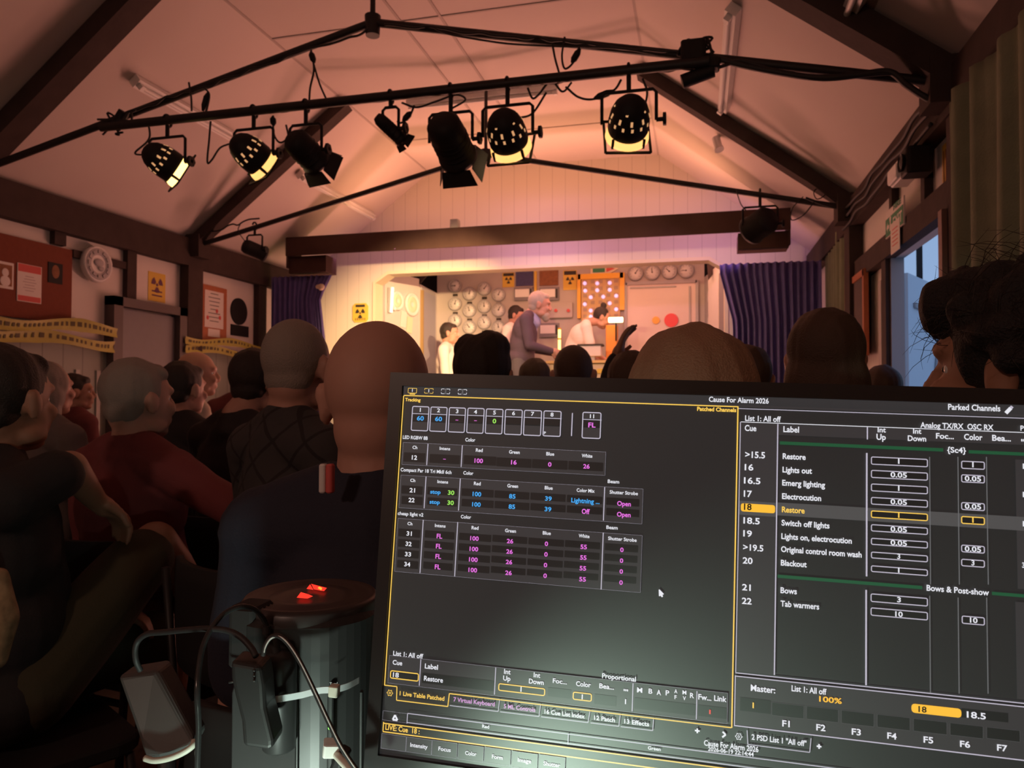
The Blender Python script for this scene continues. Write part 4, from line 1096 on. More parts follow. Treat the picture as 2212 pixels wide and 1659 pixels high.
o = MB().rbox(((a.x+b.x)/2, 8.9, (a.z+ZS+.9)/2), (b.x-a.x, .16, a.z-ZS-.9), .01).build('amber_box', mat('amber_paper', (.70, .28, .04), .6)); tag(o, 'amber-orange box below the bright bar lamp on the stage set', 'box')
t = thing('side_cabinet', 'low beige cabinet on stage under the left bar lamp', 'cabinet', (LB2.x-.1, 8.3, ZS))
MB().box((0, 0, (LB2.z-.25-ZS)/2), (.5, .4, LB2.z-.25-ZS)).build('body', mat('beige_console2', (.62, .50, .36), .6), t, False); MB().box((0, 0, LB2.z-.24-ZS), (.54, .44, .02)).build('top', M['cream'], t, False)
# yellow skull and trefoil sign on the gable wall left of the opening
a, b = aY(763, 656, YG), aY(796, 696, YG); xm, zm, w, h = (a.x+b.x)/2, (a.z+b.z)/2, (b.x-a.x)/2, (a.z-b.z)/2
oc = [(-1, .7), (-.7, 1), (.7, 1), (1, .7), (1, -.7), (.7, -1), (-.7, -1), (-1, -.7)]
o = MB().prism([(xm+w*x, YG-.004, zm+h*z) for x, z in oc], (0, -.012, 0)).build('warning_sign', M['yel']); tag(o, 'yellow cut-corner radiation sign on the cream boards left of the stage opening', 'sign')
m = MB(); trefoil(m, (xm, YG-.0185, zm-h*.05), EX, EZ, w*.62, 0)
for i in range(6): m.box((xm-w*.6+i*w*.24, YG-.017, zm-h*.68), (w*.08, .002, h*.26))
m.box((xm, YG-.017, zm+h*.72), (w*1.2, .002, h*.26)); child_on(o, m, 'print', [M['ink']])
# ================================================================== people
def remesh(mb, voxel, smooth=4, disp=None, name='part'):
    me = bpy.data.meshes.new('tmp'); me.from_pydata([tuple(v) for v in mb.v], [], mb.f); me.update()
    ob = bpy.data.objects.new('tmp', me); COL.objects.link(ob)
    r = ob.modifiers.new('r', 'REMESH'); r.mode = 'VOXEL'; r.voxel_size = voxel
    if smooth:
        s = ob.modifiers.new('s', 'SMOOTH'); s.factor = .5; s.iterations = smooth
    dg = bpy.context.evaluated_depsgraph_get(); dg.update()
    out = bpy.data.meshes.new_from_object(ob.evaluated_get(dg)); out.name = name
    bpy.data.objects.remove(ob); bpy.data.meshes.remove(me)
    n = len(out.vertices)
    if disp:
        co_ = np.empty(n*3); out.vertices.foreach_get('co', co_); co_ = co_.reshape(-1, 3)
        no = np.empty(n*3); out.vertex_normals.foreach_get('vector', no); no = no.reshape(-1, 3)
        co_ += no*disp(co_)[:, None]; out.vertices.foreach_set('co', co_.ravel())
    out.polygons.foreach_set('use_smooth', [True]*len(out.polygons)); out.update()
    return out
def mesh_obj(name, me, m_, parent):
    me.materials.clear(); me.materials.append(m_)
    o = bpy.data.objects.new(name, me); COL.objects.link(o); o.parent = parent; return o
def limb(mb, pts, rs):
    """rounded tapering chain"""
    for i in range(len(pts)-1):
        a, b = Vector(pts[i]), Vector(pts[i+1]); L = (b-a).length
        n = max(1, int(L/.05))
        mb.cyl(a, b, rs[i], rs[i+1], 14)
    for p, r in zip(pts, rs): mb.ell(p, r, n=14, m=8)
def streaks(amp, fx=70, fz=9, seed=0):
    def f(co):
        a = np.sin(co[:, 0]*fx+np.sin(co[:, 2]*fz+seed)*1.5+seed)*np.sin(co[:, 1]*fx*.8+co[:, 2]*fz*.7+seed*2)
        b = np.sin(co[:, 0]*fx*2.3+seed)*np.sin(co[:, 1]*fx*2.1+co[:, 2]*fz)
        return amp*(a*.7+b*.3)
    return f
def folds(amp, seed=0):
    def f(co):
        return amp*(np.sin(co[:, 2]*38+np.sin(co[:, 0]*14+seed)*2+seed)*.5+np.sin(co[:, 0]*27+co[:, 2]*17+seed)*.5)
    return f
def head_shapes(mb, H, k):
    def e(c, r): mb.ell(H @ (Vector(c)*k), Vector(r)*k, R=H.to_3x3(), n=24, m=16)
    e((0, -.012, .022), (.077, .098, .094)); e((0, .028, -.045), (.060, .066, .078)); e((0, .055, -.098), (.030, .034, .022))
    e((0, -.045, -.045), (.055, .05, .06)); e((0, .070, .028), (.052, .026, .018))                     # nape, brow
    for s in (-1, 1):
        e((s*.033, .072, -.030), (.022, .022, .022)); e((s*.045, .02, -.08), (.022, .04, .026))         # cheek, jaw
        e((s*.083, -.008, -.012), (.011, .020, .034)); e((s*.088, -.016, .004), (.009, .014, .020))     # ears
    q = [H @ (Vector(c)*k) for c in ((0, .088, .012), (0, .106, -.022), (0, .104, -.034))]
    limb(mb, q, [.007*k, .011*k, .010*k])
    for s in (-1, 1): e((s*.012, .098, -.036), (.008, .009, .007))
    e((0, .088, -.062), (.024, .012, .006)); e((0, .086, -.072), (.020, .012, .007))
def hand(mb, wrist, d, palm_n, k, curl=.5, side=1):
    """palm and five fingers; d = pointing direction, palm_n = direction the palm faces"""
    w = Vector(wrist); d = Vector(d).normalized(); n = Vector(palm_n); n = (n-d*n.dot(d)).normalized(); s = d.cross(n)*side
    R = Matrix((s, d, n)).transposed()
    mb.ell(w+d*.045*k, (.040*k, .052*k, .016*k), R=R); limb(mb, [w, w+d*.03*k], [.024*k, .026*k])
    for i, (o, L) in enumerate(((-.030, .062), (-.010, .074), (.010, .080), (.029, .070))):
        p0 = w+d*.075*k+s*o*k; a = curl*(.6+.1*i)
        p1 = p0+(d*math.cos(a)+n*math.sin(a))*L*.45*k; a2 = a+curl*.9
        p2 = p1+(d*math.cos(a2)+n*math.sin(a2))*L*.32*k; a3 = a2+curl*.6
        p3 = p2+(d*math.cos(a3)+n*math.sin(a3))*L*.25*k
        limb(mb, [p0, p1, p2, p3], [.0098*k, .009*k, .0083*k, .0075*k])
    t0 = w+d*.022*k+s*.030*k; t1 = t0+(s*.75+d*.6+n*.3).normalized()*.036*k; t2 = t1+(s*.25+d*.85+n*.5).normalized()*.032*k
    limb(mb, [t0, t1, t2], [.015*k, .011*k, .009*k])
def hairmesh(style, H, k, seed=0, vox=.0075):
    mb = MB(); rnd = random.Random(seed)
    def e(c, r): mb.ell(H @ (Vector(c)*k), Vector(r)*k, R=H.to_3x3(), n=24, m=16)
    if style == 'cropped': e((0, -.020, .027), (.0795, .094, .0945)); e((0, -.048, -.03), (.062, .052, .055)); amp = .0006
    elif style == 'fringe_ring':
        for s in (-1, 1): e((s*.045, -.03, -.01), (.040, .065, .036))
        e((0, -.062, -.014), (.058, .052, .036)); amp = .0015
    elif style == 'short': e((0, -.026, .034), (.086, .096, .096)); e((0, -.052, -.025), (.068, .056, .058)); e((0, .035, .078), (.062, .042, .034)); amp = .003
    elif style == 'bun': e((0, -.026, .032), (.084, .094, .096)); e((0, -.050, -.02), (.062, .050, .05)); e((-.0, -.045, .145), (.040, .040, .034)); amp = .003
    elif style == 'bob':
        e((0, -.030, .028), (.100, .104, .108)); e((0, -.040, -.035), (.116, .094, .105)); e((0, -.045, -.105), (.112, .080, .075)); amp = .0035
    elif style == 'long':
        e((0, -.028, .030), (.092, .100, .102)); e((0, -.048, -.06), (.098, .078, .12)); e((0, -.070, -.16), (.105, .062, .13)); amp = .0035
    elif style == 'tufted':
        e((0, -.028, .03), (.090, .10, .10)); e((0, -.048, -.03), (.080, .068, .075)); e((-.040, -.02, .080), (.050, .07, .050)); e((.026, -.02, .085), (.060, .08, .055)); e((-.10, -.04, -.13), (.085, .06, .08)); amp = .004
    elif style == 'curly':
        e((0, -.026, .034), (.098, .104, .102)); e((0, -.052, -.03), (.078, .064, .07)); e((0, .06, .085), (.07, .05, .05))
        for i in range(70):
            v = Vector((rnd.gauss(0, 1), rnd.gauss(-.2, 1), rnd.gauss(.5, .9))).normalized()
            if v.y > .45 and v.z < .35: continue
            c = Vector((v.x*.098, -.026+v.y*.104, .034+v.z*.10)); e(c, (.022, .022, .022))
        amp = .0065
    return remesh(mb, vox, 3, streaks(amp*k, 90 if style != 'curly' else 120, 9, seed), 'hair')
SKIN = {'fair': mat('fair_skin', (.52, .28, .20), .55), 'ruddy': mat('ruddy_skin', (.50, .27, .20), .6), 'tan': mat('tanned_skin', (.38, .19, .12), .55)}
EYEM = mat('eye_white', (.7, .68, .66), .2); IRIS = mat('iris', (.04, .03, .02), .2)
def seat_J(k=1.0, dz=0.0, lean=0.0, lap='lap', sh=1.0, headf=(0, 0, 0)):
    J = {}; T = lambda x, y, z: Vector((x, y, z))*k
    up = Vector((0, 0, dz)); ln_ = lambda z: lean*(z-.55)
    def P(x, y, z, f=1.0): return T(x, y+ln_(z), z)+up*f
    J['pelvis'] = T(0, 0, .545); J['belly'] = P(0, .0, .68, .3); J['chest'] = P(0, -.015, .86, .8); J['neck'] = P(0, -.02, 1.03); J['head'] = P(0, .012, 1.185)+Vector(headf)
    for n, s in (('L', -1), ('R', 1)):
        J['sh'+n] = P(s*.175*sh, -.02, .975); J['hip'+n] = T(s*.09, .03, .53); J['kn'+n] = T(s*.14, .44, .53); J['an'+n] = T(s*.14, .40, .09); J['toe'+n] = T(s*.16, .57, .045)
        if lap == 'lap': J['el'+n] = P(s*.235*sh, .03, .70, .6); J['wr'+n] = P(s*.10, .25, .64, .3); J['hd'+n] = Vector((-s*.5, .8, -.2)); J['hn'+n] = Vector((0, 0, -1))
        if lap == 'cross': J['el'+n] = P(s*.25*sh, .06, .73, .6); J['wr'+n] = P(-s*.02, .22, .76, .5); J['hd'+n] = Vector((-s*1, .1, 0)); J['hn'+n] = Vector((0, -1, 0))
    return J
def stand_J(k=1.0, lean=.0):
    J = {}
    def P(x, y, z): return Vector((x, y+lean*max(0, z-.9), z))*k
    J['pelvis'] = P(0, 0, .94); J['belly'] = P(0, 0, 1.10); J['chest'] = P(0, -.01, 1.30); J['neck'] = P(0, .0, 1.47); J['head'] = P(0, .04, 1.62)
    for n, s in (('L', -1), ('R', 1)):
        J['sh'+n] = P(s*.18, 0, 1.42); J['hip'+n] = P(s*.09, 0, .92); J['kn'+n] = P(s*.10, .02, .50); J['an'+n] = P(s*.11, -.02, .09); J['toe'+n] = P(s*.13, .14, .045)
        J['el'+n] = P(s*.24, .0, 1.13); J['wr'+n] = P(s*.22, .14, .92); J['hd'+n] = Vector((0, .4, -1)); J['hn'+n] = Vector((-s, 0, 0))
    return J
def person(label, J, loc, rz, k=1.0, skin='fair', hair='short', hairm=None, top=None, sleeve=1.0, legs=None, shorts=False, shoe=None, hyaw=0, hpitch=0, hroll=0, hs=1.0, vox=.0085, group=None, broad=1.0, skirt=False, seed=0, shirt=None, cap=None, foldamp=.004):
    t = thing('person', label, 'person', loc, rz, group)
    H = Matrix.Translation(J['head']) @ Euler((hpitch, hroll, hyaw), 'XYZ').to_matrix().to_4x4()
    Hn = Matrix.Translation(J['head']) @ (Matrix.Rotation(hyaw, 4, 'Z') @ Matrix.Rotation(hpitch, 4, 'X') @ Matrix.Rotation(hroll, 4, 'Y')); H = Hn
    hk = hs*k; b = broad*k
    def torso(mb, g):
        mb.ell(J['chest'], (.152*b+g, .108*b+g, .175*k+g)); mb.ell(J['belly'], (.142*b+g, .112*b+g, .16*k+g)); mb.ell(J['pelvis'], (.155*b+g, .125*k+g, .11*k+g))
        mid = (J['shL']+J['shR'])/2; limb(mb, [J['shL'], mid+Vector((0, 0, .015*k)), J['shR']], [.056*k+g, .068*k+g, .056*k+g])
        limb(mb, [mid, J['chest'], J['belly'], J['pelvis']], [.085*k+g, .115*b+g, .118*b+g, .115*k+g])
        for s in ('shL', 'shR'): limb(mb, [J[s], J['neck'].lerp(J[s], .35)+Vector((0, 0, .02*k))], [.05*k+g, .045*k+g])
    mb = MB(); torso(mb, 0); head_shapes(mb, H, hk)
    limb(mb, [J['neck']-Vector((0, 0, .05*k)), J['neck']+Vector((0, 0, .03*k)), H @ Vector((0, -.02*hk, -.05*hk))], [.066*k, .056*k, .055*hk])
    for n, s in (('L', -1), ('R', 1)):
        limb(mb, [J['sh'+n], J['el'+n], J['wr'+n]], [.050*k, .039*k, .026*k])
        limb(mb, [J['hip'+n], J['kn'+n], J['kn'+n].lerp(J['an'+n], .3), J['an'+n]], [.085*k, .057*k, .056*k, .036*k])
        limb(mb, [J['an'+n], J['toe'+n]], [.038*k, .030*k])
        hand(mb, J['wr'+n], J['hd'+n], J['hn'+n], k, J.get('curl', .55), -s)
    mesh_obj('body', remesh(mb, min(vox, .0075), 2, None, 'body'), SKIN[skin], t)
    if hair != 'bald': mesh_obj('hair', hairmesh(hair, H, hk, seed, min(vox, .0075)), hairm, t)
    for s in (-1, 1):
        e = MB().ell(H @ (Vector((s*.031, .0625, .002))*hk), .0125*hk, n=12, m=8); eo = e.build('eye', EYEM, t, False)
        i_ = MB().ell(H @ (Vector((s*.031, .0722, .002))*hk), .0056*hk, n=10, m=6); i_.build('iris', IRIS, eo, False)
    if top:
        mb = MB(); torso(mb, .014)
        for n in 'LR':
            sh_, el, wr = J['sh'+n], J['el'+n], J['wr'+n]
            if sleeve >= 1: limb(mb, [sh_, el, el.lerp(wr, min(1, sleeve)*.97)], [.066*k, .052*k, .040*k])
            else: limb(mb, [sh_, sh_.lerp(el, sleeve)], [.066*k, .060*k])
        limb(mb, [J['neck']-Vector((0, 0, .05*k)), J['neck']+Vector((0, .0, .005*k))], [.078*k, .070*k])
        if skirt: mb.cyl(J['pelvis']+Vector((0, 0, .05)), J['pelvis']-Vector((0, -.02, .42*k)), .155*k, .19*k, 20)
        mesh_obj('top', remesh(mb, vox, 4, folds(foldamp, seed), 'top'), top, t)
    if shirt:
        mb = MB(); limb(mb, [J['neck']-Vector((0, -.05, .06*k)), J['neck']+Vector((0, .012, .012*k))], [.075*k, .072*k]); c = J['chest'].copy(); mb.ell(c+Vector((0, .065, .02)), (.06*k, .075*k, .17*k))
        mesh_obj('shirt', remesh(mb, vox, 3, None, 'shirt'), shirt, t)
    if legs:
        mb = MB(); mb.ell(J['pelvis'], (.168*k, .14*k, .118*k))
        for n in 'LR':
            h_, kn, an = J['hip'+n], J['kn'+n], J['an'+n]
            if shorts: limb(mb, [h_, h_.lerp(kn, .86)], [.100*k, .085*k])
            else: limb(mb, [h_, kn, kn.lerp(an, .93)], [.098*k, .073*k, .058*k])
        mesh_obj('trousers' if not shorts else 'shorts', remesh(mb, vox*1.1, 4, folds(.004, seed+3), 'trousers'), legs, t)
    mb = [MB(), MB()]
    for i, n in enumerate('LR'):
        a, to = J['an'+n], J['toe'+n]; limb(mb[i], [a-Vector((0, 0, .02*k)), to], [.045*k, .038*k]); mesh_obj('shoe', remesh(mb[i], .010, 3, None, 'shoe'), shoe or M['blkmat'], t)
    return t, H
def chair(loc, rz, label, back=M['blkmat'], group='hall chairs of the audience'):
    t = thing('hall_chair', label, 'chair', loc, rz, group)
    MB().rbox((0, .04, .415), (.44, .42, .035), .06).build('seat', back, t, False)
    vs, fs = [], []
    for j in range(7):
        z = .56+j*.045; wd = .21*(1-.004*j*j)
        for i in range(9):
            u = -1+i/4; vs.append((u*wd, -.245-.02*j/6+.045*u*u, z))
    for j in range(6):
        for i in range(8): a = j*9+i; fs.append((a, a+1, a+10, a+9))
    m = MB().add(vs, fs, 0, True); o = m.build('backrest', back, t, False); s = o.modifiers.new('th', 'SOLIDIFY'); s.thickness = .018
    for sx in (-1, 1):
        MB().tube([(sx*.20, -.235, .80), (sx*.205, -.20, .42), (sx*.23, -.25, .012)], .011).build('leg', M['tubeblk'], t, False)
        MB().tube([(sx*.20, .22, .395), (sx*.23, .25, .012)], .011).build('leg', M['tubeblk'], t, False)
    MB().tube([(-.20, -.20, .385), (.20, -.20, .385)], .010).build('crossbar', M['tubeblk'], t, False)
    return t
C_ = lambda n, c, **k: mat(n, c, .85, bump=.15, bscale=220, **k)
navy = C_('navy_knit', (.018, .02, .035)); dark = C_('dark_cloth', (.018, .014, .014)); maroon = C_('maroon_jersey', (.17, .035, .035)); grey_t = C_('grey_jersey', (.14, .11, .10))
cream_t = C_('cream_shirt', (.50, .42, .33)); olive = C_('olive_cotton', (.045, .036, .016)); pale_t = C_('pale_trousers', (.55, .46, .42)); coatw = C_('white_lab_coat', (.74, .68, .66)); darkred = C_('dark_red_top', (.14, .03, .03))
HG = mat('grey_hair', (.30, .25, .21), .7, bump=.4, bscale=300); HD = mat('dark_hair', (.022, .014, .010), .6, bump=.4, bscale=300); HB = mat('fair_hair', (.34, .20, .12), .6, bump=.4, bscale=300); HW = mat('white_hair', (.42, .36, .32), .7, bump=.4, bscale=300); HM = mat('mid_brown_hair', (.07, .04, .025), .6, bump=.4, bscale=300)
# quilted shirt: dark diamond lattice
quilt = mat('diamond_check_shirt', (.05, .045, .045), .9); n = quilt.node_tree; b_ = n.nodes['Principled BSDF']; tcq = n.nodes.new('ShaderNodeTexCoord'); mpq = n.nodes.new('ShaderNodeMapping'); mpq.inputs['Rotation'].default_value = (0, PI/4, 0)
sq = n.nodes.new('ShaderNodeSeparateXYZ'); n.links.new(tcq.outputs['Object'], mpq.inputs[0]); n.links.new(mpq.outputs[0], sq.inputs[0]); outs = []
for ax in ('X', 'Z'):
    d = n.nodes.new('ShaderNodeMath'); d.operation = 'DIVIDE'; d.inputs[1].default_value = .075; f = n.nodes.new('ShaderNodeMath'); f.operation = 'FRACT'; g_ = n.nodes.new('ShaderNodeMath'); g_.operation = 'LESS_THAN'; g_.inputs[1].default_value = .11
    n.links.new(sq.outputs[ax], d.inputs[0]); n.links.new(d.outputs[0], f.inputs[0]); n.links.new(f.outputs[0], g_.inputs[0]); outs.append(g_)
mxm = n.nodes.new('ShaderNodeMath'); mxm.operation = 'MAXIMUM'; n.links.new(outs[0].outputs[0], mxm.inputs[0]); n.links.new(outs[1].outputs[0], mxm.inputs[1])
mc = n.nodes.new('ShaderNodeMixRGB'); mc.inputs[1].default_value = (.045, .040, .040, 1); mc.inputs[2].default_value = (.020, .017, .017, 1); n.links.new(mxm.outputs[0], mc.inputs[0]); n.links.new(mc.outputs[0], b_.inputs['Base Color'])

def audience(px, py, D, label, k=1.0, rz=0, hs=1.0, lap='lap', lean=0, chairlabel=None, sh=1.0, headf=(0, 0, 0), edit=None, **kw):
    """seat a person so that the crown of the head is seen at photo point (px, py) at forward distance D"""
    hair = kw.get('hair', 'short'); up = {'bald': .116, 'cropped': .122, 'fringe_ring': .116, 'short': .130, 'bob': .136, 'long': .132, 'tufted': .142, 'curly': .148, 'bun': .128}[hair]*hs*k
    top_ = aD(px, py, D); J = seat_J(k, 0, lean, lap, sh, headf)
    dz = top_.z-up-J['head'].z; J = seat_J(k, dz, lean, lap, sh, headf)
    off = Matrix.Rotation(rz, 3, 'Z') @ Vector((J['head'].x, J['head'].y, 0))
    loc = Vector((top_.x-off.x, top_.y-off.y, 0))
    global CURINV
    CURINV = (Matrix.Translation(loc) @ Matrix.Rotation(rz, 4, 'Z')).inverted()
    if edit: edit(J, k)
    t, H = person(label, J, loc, rz, k, hs=hs, **kw)
    if chairlabel: chair(loc, rz, chairlabel)
    return t, H, J
# ================================================================== audience
AUD = 'seated audience'
CH = 'hall chair under the '
def collar_edit(J, k): pass
# bald man in the centre, close to the desk
tA, HA, JA = audience(822, 695, 1.16, 'close bald man from behind in a navy polo shirt with red and white collar stripe', rz=.12, hs=1.03, hair='bald', skin='ruddy', top=navy, sleeve=.8, legs=dark, chairlabel=CH+'close bald man', group=AUD, vox=.007)
MA = parent_matrix(tA)
p0 = MA.inverted() @ aD(704, 1004, 1.03); p1 = MA.inverted() @ aD(698, 1062, 1.01)
for off, mt, nm in ((0, M['paper'], 'pale_stripe'), (.010, M['redp'], 'red_stripe')):
    MB().rbox((p0+p1)/2+Vector((off, -.004, 0)), (.010, .014, (p0-p1).length), .004).build(nm, mt, tA, False)
# cropped grey man in the diamond check shirt
audience(647, 690, 1.92, 'man with cropped grey hair and a dark diamond-check shirt, left of the close bald man', k=1.02, rz=-.42, hyaw=.38, hair='cropped', hairm=HG, skin='ruddy', top=quilt, sleeve=.9, legs=dark, chairlabel=CH+'man in the diamond-check shirt', group=AUD, vox=.0075, broad=.92, sh=.86)
# dark haired person behind him
audience(560, 752, 2.75, 'dark-haired person in black leaning behind the man in the diamond-check shirt', rz=-.3, headf=(.02, .05, 0), hair='short', hairm=HD, skin='ruddy', top=dark, legs=dark, chairlabel=CH+'dark-haired person in black', group=AUD, seed=3, broad=1.15, vox=.009)
audience(524, 783, 5.2, 'ruddy-faced bald person far off, just showing beside the dark-haired person in black', rz=.2, hair='bald', skin='ruddy', top=darkred, legs=dark, chairlabel=CH+'ruddy-faced bald person', group=AUD, vox=.011)
# man in maroon, arm along the next chair
def arm_out(J, k):
    J['elR'] = J['shR']+Vector((.26, -.02, -.10)); J['wrR'] = J['elR']+Vector((.10, .20, -.06)); J['hdR'] = Vector((.3, .9, -.3)); J['hnR'] = Vector((0, 0, -1))
audience(305, 772, 2.30, 'grey-haired man in glasses and a maroon jersey, right arm stretched out over the next seat', k=1.02, rz=-.15, hyaw=-.20, hair='short', hairm=HG, skin='ruddy', top=maroon, legs=dark, edit=arm_out, chairlabel=CH+'man in the maroon jersey', group=AUD, seed=5, vox=.008, broad=1.12)
# dark-haired person and white-haired man further on
audience(400, 779, 3.35, 'dark-haired person in black in front of the white-haired man', rz=-.2, hyaw=-.0, hair='short', hairm=HD, skin='ruddy', top=dark, legs=dark, chairlabel=CH+'dark-haired person before the white-haired man', group=AUD, seed=6, vox=.010)
audience(428, 760, 4.1, 'balding white-haired man in profile wearing a cream shirt, by the hazard tape', k=1.05, rz=-.75, hyaw=-.15, hair='fringe_ring', hairm=HW, skin='fair', top=cream_t, legs=pale_t, chairlabel=CH+'white-haired man in the cream shirt', group=AUD, seed=7, vox=.010)
# left group
def crossed(J, k):
    kn = CURINV @ aD(335, 1172, 2.0); an = CURINV @ aD(446, 1318, 2.32); J['knR'] = kn; J['anR'] = an
    J['toeR'] = an+(CURINV.to_3x3() @ Vector((.10, .10, -.05))); J['hipR'] = Vector((.09, .04, .56))
    J['elR'] = CURINV @ aD(150, 1010, 1.68); J['wrR'] = CURINV @ aD(208, 1082, 1.84); J['hdR'] = (kn-J['wrR']); J['hnR'] = Vector((0, 0, -1))
audience(22, 742, 1.72, 'big dark-haired man in black at the left edge, olive shorts and one bare leg crossed', k=1.02, rz=-.51, hyaw=.5, hair='short', hairm=HD, skin='tan', top=dark, sleeve=.75, legs=olive, shorts=True, edit=crossed, chairlabel=CH+'big man with crossed legs', group=AUD, seed=8, vox=.0075, broad=1.12)
audience(110, 778, 3.1, 'grey-blond person in a grey jersey beyond the big man with crossed legs', rz=-.2, hyaw=-.1, hair='bob', hairm=HG, skin='fair', top=grey_t, legs=dark, chairlabel=CH+'grey-blond person', group=AUD, seed=9, vox=.0095, hs=.9)
a_ = aD(4, 1250, 1.42); b_ = aD(4, 1425, 1.42)
mb = MB(); limb(mb, [a_+Vector((-.01, 0, 0)), a_.lerp(b_, .5)+Vector((.0, 0, 0)), b_+Vector((-.012, 0, 0))], [.022, .030, .022])
pm = mat('blotched_cloth', (.30, .19, .10), .9, noise_amt=.9, nscale=45)
mm = remesh(mb, .006, 3, folds(.003, 2), 'patterned_scarf'); o = bpy.data.objects.new('patterned_scarf', mm); COL.objects.link(o); mm.materials.append(pm); tag(o, 'brown blotch-patterned hanging scarf at the lower left edge of the picture', 'scarf')
audience(168, 806, 4.6, 'small dark-haired person in a dark red top, in profile before the pale wall panels', k=.92, rz=-.3, hyaw=-.5, hair='short', hairm=HD, skin='tan', top=darkred, legs=dark, chairlabel=CH+'small person in dark red', group=AUD, seed=10, vox=.011)
# centre
audience(1046, 714, 2.35, 'woman with full dark tousled hair directly right of the close bald man', rz=.05, hair='tufted', hairm=HD, skin='fair', top=dark, legs=dark, chairlabel=CH+'woman with tousled hair', group=AUD, seed=11, hs=1.02, vox=.0075)
audience(1158, 773, 3.7, 'small dark head in front of the standing actor, round and low', k=.96, hair='short', hairm=HM, skin='fair', top=dark, legs=dark, chairlabel=CH+'small round dark head', group=AUD, seed=12, vox=.010)
audience(1240, 745, 3.25, 'dark round-headed person with visible ears between the standing actor and the monitor screens', hair='cropped', hairm=HM, skin='ruddy', top=grey_t, legs=dark, chairlabel=CH+'round-headed person with ears', group=AUD, seed=13, vox=.009, hs=1.10)
def raise_hand(J, k):
    w = MR.inverted() @ aD(1326, 776, 2.8); J['wrL'] = w; J['elL'] = w+Vector((-.05, -.05, -.25)); J['hdL'] = Vector((.3, .1, 1)); J['hnL'] = Vector((1, 0, 0)); J['curl'] = .3
tp = aD(1358, 758, 2.75); MR = Matrix.Translation((tp.x, tp.y-.01, 0))
audience(1364, 757, 2.75, 'brown-haired person with one hand raised beside the wide fair-haired head', hair='long', hairm=HM, skin='tan', top=dark, legs=dark, edit=raise_hand, chairlabel=CH+'person raising a hand', group=AUD, seed=14, vox=.0085, hs=.95)
audience(1496, 702, 1.18, 'wide fair-brown bobbed head in the middle right foreground', rz=.0, hair='bob', hairm=HB, skin='fair', top=grey_t, legs=dark, chairlabel=CH+'wide fair-haired head', group=AUD, seed=15, hs=1.04, vox=.0075)
audience(1615, 745, 2.7, 'dark-haired person mostly hidden behind the right side of the wide fair-haired head', hair='short', hairm=HM, skin='fair', top=dark, legs=dark, chairlabel=CH+'hidden dark-haired person', group=AUD, seed=16, vox=.010)
audience(1780, 667, 1.86, 'long dark-haired woman right of the wide fair-haired head, before the chalkboard', rz=-.05, hair='long', hairm=HM, skin='fair', top=grey_t, legs=dark, chairlabel=CH+'long dark-haired woman', group=AUD, seed=17, hs=1.02, vox=.0075)
audience(1903, 788, 3.3, 'low reddish-brown head beside the foot of the white door', k=.96, hair='short', hairm=HM, skin='ruddy', top=darkred, legs=dark, chairlabel=CH+'reddish-brown head', group=AUD, seed=18, vox=.010)
tR, HR, JR = audience(2198, 545, .92, 'very close curly dark-haired person at the right edge, face turned left in profile', k=1.0, rz=.25, hyaw=.65, hair='curly', hairm=mat('near_black_hair', (.010, .007, .006), .7, bump=.5, bscale=260), skin='tan', top=dark, legs=dark, chairlabel=CH+'curly-haired person at the right edge', group=AUD, seed=19, vox=.007)
# stray hairs
def strays(t, H, k, n, L, label=None, seed=1, r=.0006, back=True, front=.6):
    rnd = random.Random(seed); mb = MB(); H = H.copy()
    for i in range(n):
        v = Vector((rnd.gauss(0, 1), rnd.gauss(.1, 1), abs(rnd.gauss(.6, .7))-.1)).normalized()
        if v.z < -.1: continue
        p = Vector((v.x*.094, -.022+v.y*.10, .034+v.z*.10)); tn = Vector((rnd.gauss(0, 1), rnd.gauss(0, 1), rnd.gauss(0, .6))).normalized(); tn = (tn-v*tn.dot(v)).normalized()
        l = L*rnd.uniform(.5, 1.2); pts = [H @ ((p+v*l*math.sin(a*1.25)*.55+tn*l*(1-math.cos(a*1.3)))*k) for a in (0, .4, .8, 1.2, 1.6)]
        mb.tube(pts, [r*1.2, r, r, r*.8, r*.3], 3)
    o = mb.build('loose_hair', HD if label is None else label, t, False); o['kind'] = 'stuff'
strays(tR, HR, 1.0, 260, .05, HD, 2, .00045)
# ================================================================== actors
def on_stage(px, py, Y, label, J, up, rz, k, **kw):
    top_ = aY(px, py, Y); dz = top_.z-up-(J['head'].z+ZS)
    for q in J:
        if q in ('neck', 'head', 'chest', 'shL', 'shR', 'elL', 'elR', 'wrL', 'wrR'): J[q] = J[q]+Vector((0, 0, dz))
        if q == 'belly': J[q] = J[q]+Vector((0, 0, dz*.6))
    off = Matrix.Rotation(rz, 3, 'Z') @ Vector((J['head'].x, J['head'].y, 0))
    return person(label, J, Vector((top_.x-off.x, top_.y-off.y, ZS)), rz, k, **kw)
RT = -PI/2+.15     # facing right across the stage
k = 1.04; J = stand_J(k, .16); J['head'] += Vector((0, .07, -.03)); J['neck'] += Vector((0, .02, 0))
for n_, s in (('L', -1), ('R', 1)): J['el'+n_] = J['sh'+n_]+Vector((s*.05, .04, -.29)); J['wr'+n_] = J['el'+n_]+Vector((-s*.06, .24, -.06)); J['hd'+n_] = Vector((0, 1, -.3)); J['hn'+n_] = Vector((-s, 0, 0))
jacket = C_('dark_blue_jacket', (.09, .06, .09)); lshirt = C_('pale_blue_shirt', (.45, .45, .72))
